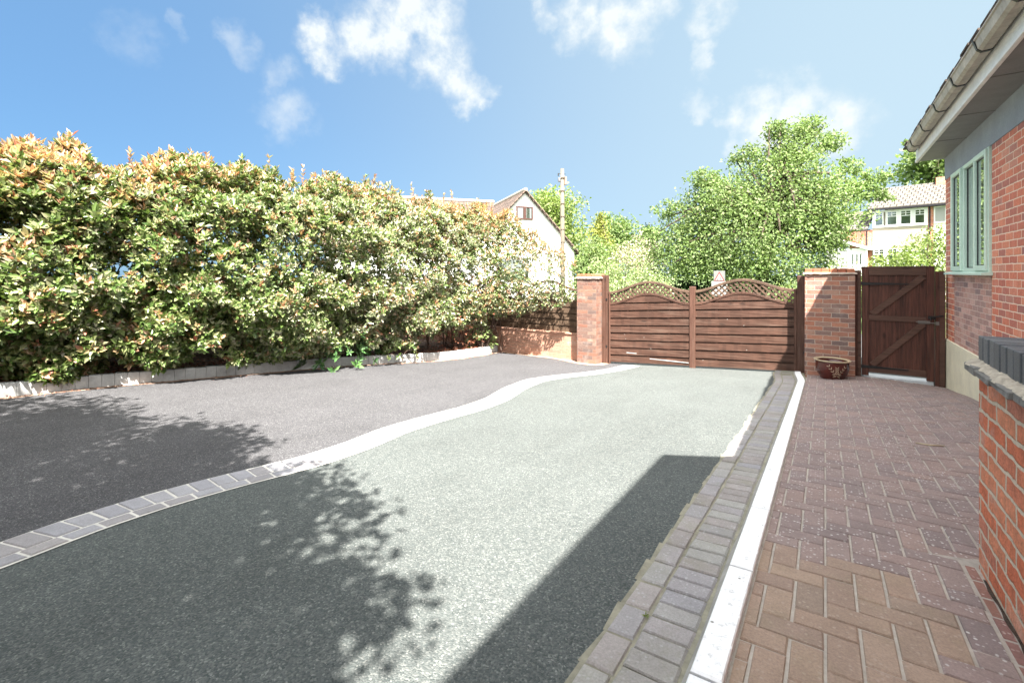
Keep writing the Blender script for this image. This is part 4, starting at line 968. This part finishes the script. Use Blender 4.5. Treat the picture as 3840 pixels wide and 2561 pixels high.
# ------------------------------------------------------------------ trees and shrubs beyond the gates
GB2 = 'trees and shrubs beyond the gates'
tree('broadleaf_tree', 'large spreading bright green tree standing behind the gates', 'tree', (-2.6, 22.3, -2.3), [(-3.23, 22.06, 1.61, 3.2, 2.4, 1.9), (-1.65, 23.14, 3.6, 2.2, 2., 2.0), (-1.1, 23.58, 5.6, .85, .9, 1.1), (-.25, 23.8, 2.6, 1.7, 1.6, 1.4), (-5.1, 20.9, .9, 1.5, 1.4, 1.2), (-3.9, 21.7, 3.0, 1.6, 1.5, 1.1), (-3.2, 21.3, .35, 2.7, 1.5, .8), (1.2, 24.9, 3.6, .8, .6, .45), (-.55, 23.9, 6.3, .55, .5, .5),
      (-5.7, 20.6, 2.75, .7, .5, .35), (-4.4, 21.4, 4.1, .7, .5, .4), (-2.9, 22.4, 5.2, .6, .5, .4), (.15, 24.5, 5.7, .6, .5, .45), (1.7, 25.2, 4.1, .6, .5, .3), (1.75, 25.3, 3.3, .6, .4, .25), (.8, 24.8, 4.6, .6, .5, .35), (-6.4, 20.2, 1.7, .5, .4, .3), (-1.8, 23., 6.2, .45, .4, .35), (-.55, 23.9, .75, 1.0, .8, 1.1), (.1, 24.1, 1.6, .9, .7, .7)],
     56000, .13, M['leaf_tree'], .26, GB2, 80, .17, 26, top=(-1.4, 23.4, 5.4), outb=.36)
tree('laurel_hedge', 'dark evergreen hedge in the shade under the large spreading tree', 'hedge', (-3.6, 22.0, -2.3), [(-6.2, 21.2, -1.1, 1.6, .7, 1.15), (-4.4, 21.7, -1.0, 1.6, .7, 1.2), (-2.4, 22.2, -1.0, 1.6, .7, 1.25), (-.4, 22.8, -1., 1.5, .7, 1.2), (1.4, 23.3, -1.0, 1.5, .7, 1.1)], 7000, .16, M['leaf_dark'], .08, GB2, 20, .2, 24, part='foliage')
tree('pale_shrub', 'pale feathery green shrub rising behind the left gate leaf', 'shrub', (-5.8, 15.4, -2.3), [(-5.86, 15.39, -.1, 1.15, .9, .92), (-6.4, 15.04, -.5, .8, .8, .7), (-5.2, 15.82, -.5, .95, .8, .7), (-5.8, 15.4, -1.3, 1.2, .9, .9)], 7000, .085, M['leaf_silver'], .05, GB2, 26, .16, 22, part='foliage')
tree('blossom_tree', 'small tree in cream blossom between the pale shrub and large spreading tree', 'tree', (-7.6, 22.7, -2.3), [(-7.25, 22.87, 1.25, .85, .8, .75), (-8.06, 22.37, .6, .95, .8, .75), (-7.3, 22.7, .2, 1., .8, .6)], 3200, .11, M['leaf_blossom'], .07, GB2, 12, .2, 20)
tree('round_tree', 'tall rounded green tree behind the white house and the utility pole', 'tree', (-17.4, 31.7, -2.3), [(-17.58, 31.6, 4.8, 1.9, 1.9, 1.75), (-16.9, 31.9, 2.4, 1.8, 1.7, 2.4), (-18.4, 31.1, 4.9, 1.5, 1.4, 1.6), (-17.8, 31.4, 2.6, 1.8, 1.8, 1.8)], 9000, .26, M['leaf_lime'], .22, GB2, 16, .2, 22)
tree('golden_conifer', 'pointed golden green conifer in the gap right of the utility pole', 'tree', (-12.22, 28., -2.3), [(-12.22, 28., 3.55, .22, .22, .6), (-12.22, 28., 2.9, .45, .45, .6), (-12.22, 28., 2.2, .75, .75, .65), (-12.22, 28., 1.4, 1.0, 1.0, .7), (-12.22, 28., .6, 1.2, 1.2, .8), (-12.22, 28., -.5, 1.35, 1.35, 1.)], 6500, .15, M['leaf_conifer'], .16, GB2, 14, .22, 20, up=.1, top=(-12.22, 28., 3.9))
tree('leafy_tree', 'light green tree just right of the pointed golden conifer', 'tree', (-14.8, 38.4, -2.3), [(-14.6, 38.4, 2.7, 2.0, 1.8, 1.8), (-15.6, 37.8, 3.7, 1.2, 1.2, 1.3), (-13.9, 38.8, 1.6, 1.5, 1.4, 1.4)], 5500, .28, M['leaf_tree'], .18, GB2, 12, .22, 20)
tree('dark_conifer', 'small distant dark conifer seen above the cream blossom', 'tree', (-14.46, 44.7, -2.3), [(-14.46, 44.7, 3.9, .45, .45, .7), (-14.46, 44.7, 3., .75, .75, .8), (-14.46, 44.7, 1.6, 1., 1., 1.2)], 1200, .26, M['leaf_dark'], .12, GB2, 6, .25, 16, top=(-14.46, 44.7, 4.2))
tree('green_shrub', 'mid green shrub in front of the golden conifer and beside the white house', 'shrub', (-10.6, 23.0, -2.3), [(-10.44, 23.17, .75, 1.2, 1.1, 1.2), (-10.9, 22.83, .0, 1.1, 1., 1.), (-10.2, 23.2, -.9, 1.3, 1., 1.)], 6000, .15, M['leaf_tree'], .09, GB2, 14, .2, 22, part='foliage')
tree('broad_shrub', 'bright green shrub beside the house corner behind the side gate', 'shrub', (2.5, 18.7, -2.3), [(2.65, 18.78, .50, .78, .6, .62), (1.83, 18.25, .22, .75, .6, .5), (2.98, 19.05, .75, .6, .5, .72), (2.4, 18.6, -.7, 1.3, .8, .9)], 7500, .085, M['leaf_lime'], .07, GB2, 18, .18, 22, part='foliage')
tree('low_hedge', 'low green hedge along the road behind the wide pillar', 'hedge', (.5, 17.4, -2.3), [(.9, 17.61, -.45, .8, .5, .66), (.17, 17.11, -.50, .8, .5, .62), (-.6, 16.9, -.9, .8, .5, .8), (1.5, 17.9, -.5, .7, .5, .6)], 5000, .075, M['leaf_lime'], .04, GB2, 16, .2, 22, part='foliage')
tree('far_tree', 'darker tree behind the grey tiled roof beside the house eave', 'tree', (8., 56.4, -2.3), [(7.4, 56.2, 9.6, 2.4, 2.2, 1.7), (8.8, 56.8, 11., 2.4, 2.2, 1.9), (9.3, 57., 8.6, 2.4, 2., 2.)], 4200, .42, M['leaf_tree'], .3, GB2, 14, .2, 18)
# trees behind the camera that throw their dappled shade over the lower left of the drive
GS = 'trees whose shade falls across the drive'
tree('shade_tree', 'leafy tree behind the viewer shading the winding sett band', 'tree', (-1.2, -3.6, -1.2), [(-0.76, -1.75, 2.75, 1.3, 1.75, 0.8), (-1.56, -2.4, 3.1, 1.5, 1.4, 0.8), (-0.46, -2.3, 2.2, 1.0, 1.3, 0.6), (-1.16, -0.55, 2.4, 0.75, 0.55, 0.35), (-1.66, -1.0, 2.5, 0.9, 0.9, 0.4), (0.29, -1.1, 2.6, 0.4, 0.6, 0.25), (0.04, -2.6, 3.0, 0.7, 0.8, 0.4), (-0.26, -1.35, 2.6, 0.9, 0.7, 0.3), (-1.06, -1.6, 2.5, 0.9, 0.7, 0.3)], 36000, .10, M['leaf_shade'], .09, GS, 30, .10, 14, outb=.45)
tree('shade_tree', 'leafy tree behind the viewer shading the parking bay', 'tree', (-4.2, -3.6, -1.3), [(-4.3, -1.9, 2.75, 1.7, 1.6, .8), (-2.7, -1.5, 2.7, 1.3, 1.75, .8), (-5.6, -2.1, 2.6, 1.6, 1.3, .7), (-2.6, -.2, 2.5, .8, .5, .3), (-6.8, -2.3, 2.4, 1.4, 1.2, .6), (-4.1, -.7, 2.5, .7, .5, .3)], 31000, .10, M['leaf_shade'], .1, GS, 30, .10, 14, outb=.45)

# ------------------------------------------------------------------ sky, sun, camera
w = bpy.data.worlds.new('World'); SC.world = w; w.use_nodes = True; nt = w.node_tree
bg = nt.nodes['Background']
SUN = Vector((1., -1., 2.1)).normalized()
sky = nd(nt, 'ShaderNodeTexSky', sky_type='NISHITA', sun_disc=False); sky.sun_elevation = math.asin(SUN.z); sky.sun_rotation = math.atan2(SUN.x, SUN.y); sky.air_density = 1.0; sky.dust_density = .6; sky.ozone_density = 2.5
vec = nd(nt, 'ShaderNodeTexCoord').outputs['Generated']
CL = [(-.756, .506, .416, .052, 1), (-.701, .561, .439, .069, 1), (-.633, .607, .480, .084, 1), (-.624, .657, .423, .069, 1), (-.604, .699, .382, .055, 1), (-.599, .727, .336, .035, .9), (-.450, .749, .487, .035, .8), (-.387, .789, .477, .058, .9), (-.308, .831, .464, .065, .95), (-.262, .842, .471, .041, .8), (-.164, .879, .449, .046, .8), (-.117, .949, .291, .056, 1), (-.048, .960, .277, .067, 1.1), (.022, .968, .251, .057, 1), (-.140, .955, .260, .035, .9), (-.183, .901, .392, .026, .6), (-.203, .922, .330, .031, .6), (-.840, .461, .286, .053, .42), (-.825, .437, .359, .040, .36), (-.836, .375, .400, .030, .3), (-.899, .244, .363, .040, .18), (-.866, .290, .408, .018, .18)]
wn = nd(nt, 'ShaderNodeTexNoise', {'Vector': vec, 'Scale': 9., 'Detail': 6., 'Roughness': .6}).outputs['Color']
wv = nd(nt, 'ShaderNodeVectorMath', {0: wn, 1: (.5, .5, .5)}, operation='SUBTRACT').outputs[0]
wvec = nd(nt, 'ShaderNodeVectorMath', {0: nd(nt, 'ShaderNodeVectorMath', {0: wv, 'Scale': .17}, operation='SCALE').outputs[0], 1: vec}, operation='ADD').outputs[0]
acc = None
for x, y, z, r, k in CL:
    d = nd(nt, 'ShaderNodeVectorMath', {0: wvec, 1: (x, y, z)}, operation='DISTANCE').outputs['Value']
    v = nd(nt, 'ShaderNodeMapRange', {'Value': d, 'From Min': r * 1.25, 'From Max': r * .35, 'To Min': 0., 'To Max': k}, interpolation_type='SMOOTHSTEP').outputs[0]
    acc = v if acc is None else nd(nt, 'ShaderNodeMath', {0: acc, 1: v}, operation='MAXIMUM').outputs[0]
fn = noise(nt, vec, 19., 9, .60); f2 = noise(nt, vec, 8., 5, .6)
dens = nd(nt, 'ShaderNodeMath', {0: acc, 1: nd(nt, 'ShaderNodeMapRange', {'Value': fn, 'From Min': .30, 'From Max': .64, 'To Min': .10, 'To Max': 1.2}).outputs[0]}, operation='MULTIPLY').outputs[0]
dens = nd(nt, 'ShaderNodeMath', {0: dens, 1: .92}, operation='MINIMUM').outputs[0]
# thin high haze thickening towards the sunny side of the sky
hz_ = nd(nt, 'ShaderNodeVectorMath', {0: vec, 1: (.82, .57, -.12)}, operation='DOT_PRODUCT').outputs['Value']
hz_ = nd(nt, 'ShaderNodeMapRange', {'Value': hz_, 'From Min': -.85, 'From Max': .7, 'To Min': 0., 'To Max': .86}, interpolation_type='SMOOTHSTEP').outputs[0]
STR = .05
HAZE = (1.95, 2.5, 2.8); CLOUD = (2.9, 3.05, 3.05); FILL_GLOW = (11.5, 11.5, 11.2)
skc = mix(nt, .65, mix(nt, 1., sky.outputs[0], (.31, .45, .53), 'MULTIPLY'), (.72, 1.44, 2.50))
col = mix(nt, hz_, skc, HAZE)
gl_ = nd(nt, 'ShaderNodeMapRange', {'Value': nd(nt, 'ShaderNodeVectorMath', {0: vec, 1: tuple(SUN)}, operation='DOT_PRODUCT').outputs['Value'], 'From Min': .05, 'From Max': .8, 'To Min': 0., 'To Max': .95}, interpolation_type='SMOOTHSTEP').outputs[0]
col = mix(nt, gl_, col, FILL_GLOW)  # broad glow on the sun's side, added to brighten the shaded parts
col = mix(nt, dens, col, CLOUD)
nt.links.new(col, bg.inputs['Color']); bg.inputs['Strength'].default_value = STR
sd = bpy.data.lights.new('sun', 'SUN'); sd.energy = 4.2; sd.angle = R(.53); sd.color = (1., .95, .87)
so = link(bpy.data.objects.new('sun', sd)); so.rotation_euler = SUN.to_track_quat('Z', 'Y').to_euler(); so.location = (20, -20, 42)
cd = bpy.data.cameras.new('camera'); co = link(bpy.data.objects.new('camera', cd)); SC.camera = co
co.rotation_euler = (R(90), 0, math.atan2(.567, .824)); cd.sensor_width = 36; cd.lens = 36 * 1045 / 2351; cd.shift_y = -160 / 2351; cd.clip_start = .05; cd.clip_end = 2000
vs_ = SC.view_settings; vs_.view_transform = 'Standard'; vs_.look = 'None'; vs_.exposure = 2.8; vs_.gamma = 1
SC.cycles.use_denoising = True
SC.cycles.max_bounces = 6; SC.cycles.diffuse_bounces = 3; SC.cycles.glossy_bounces = 3; SC.cycles.transmission_bounces = 3
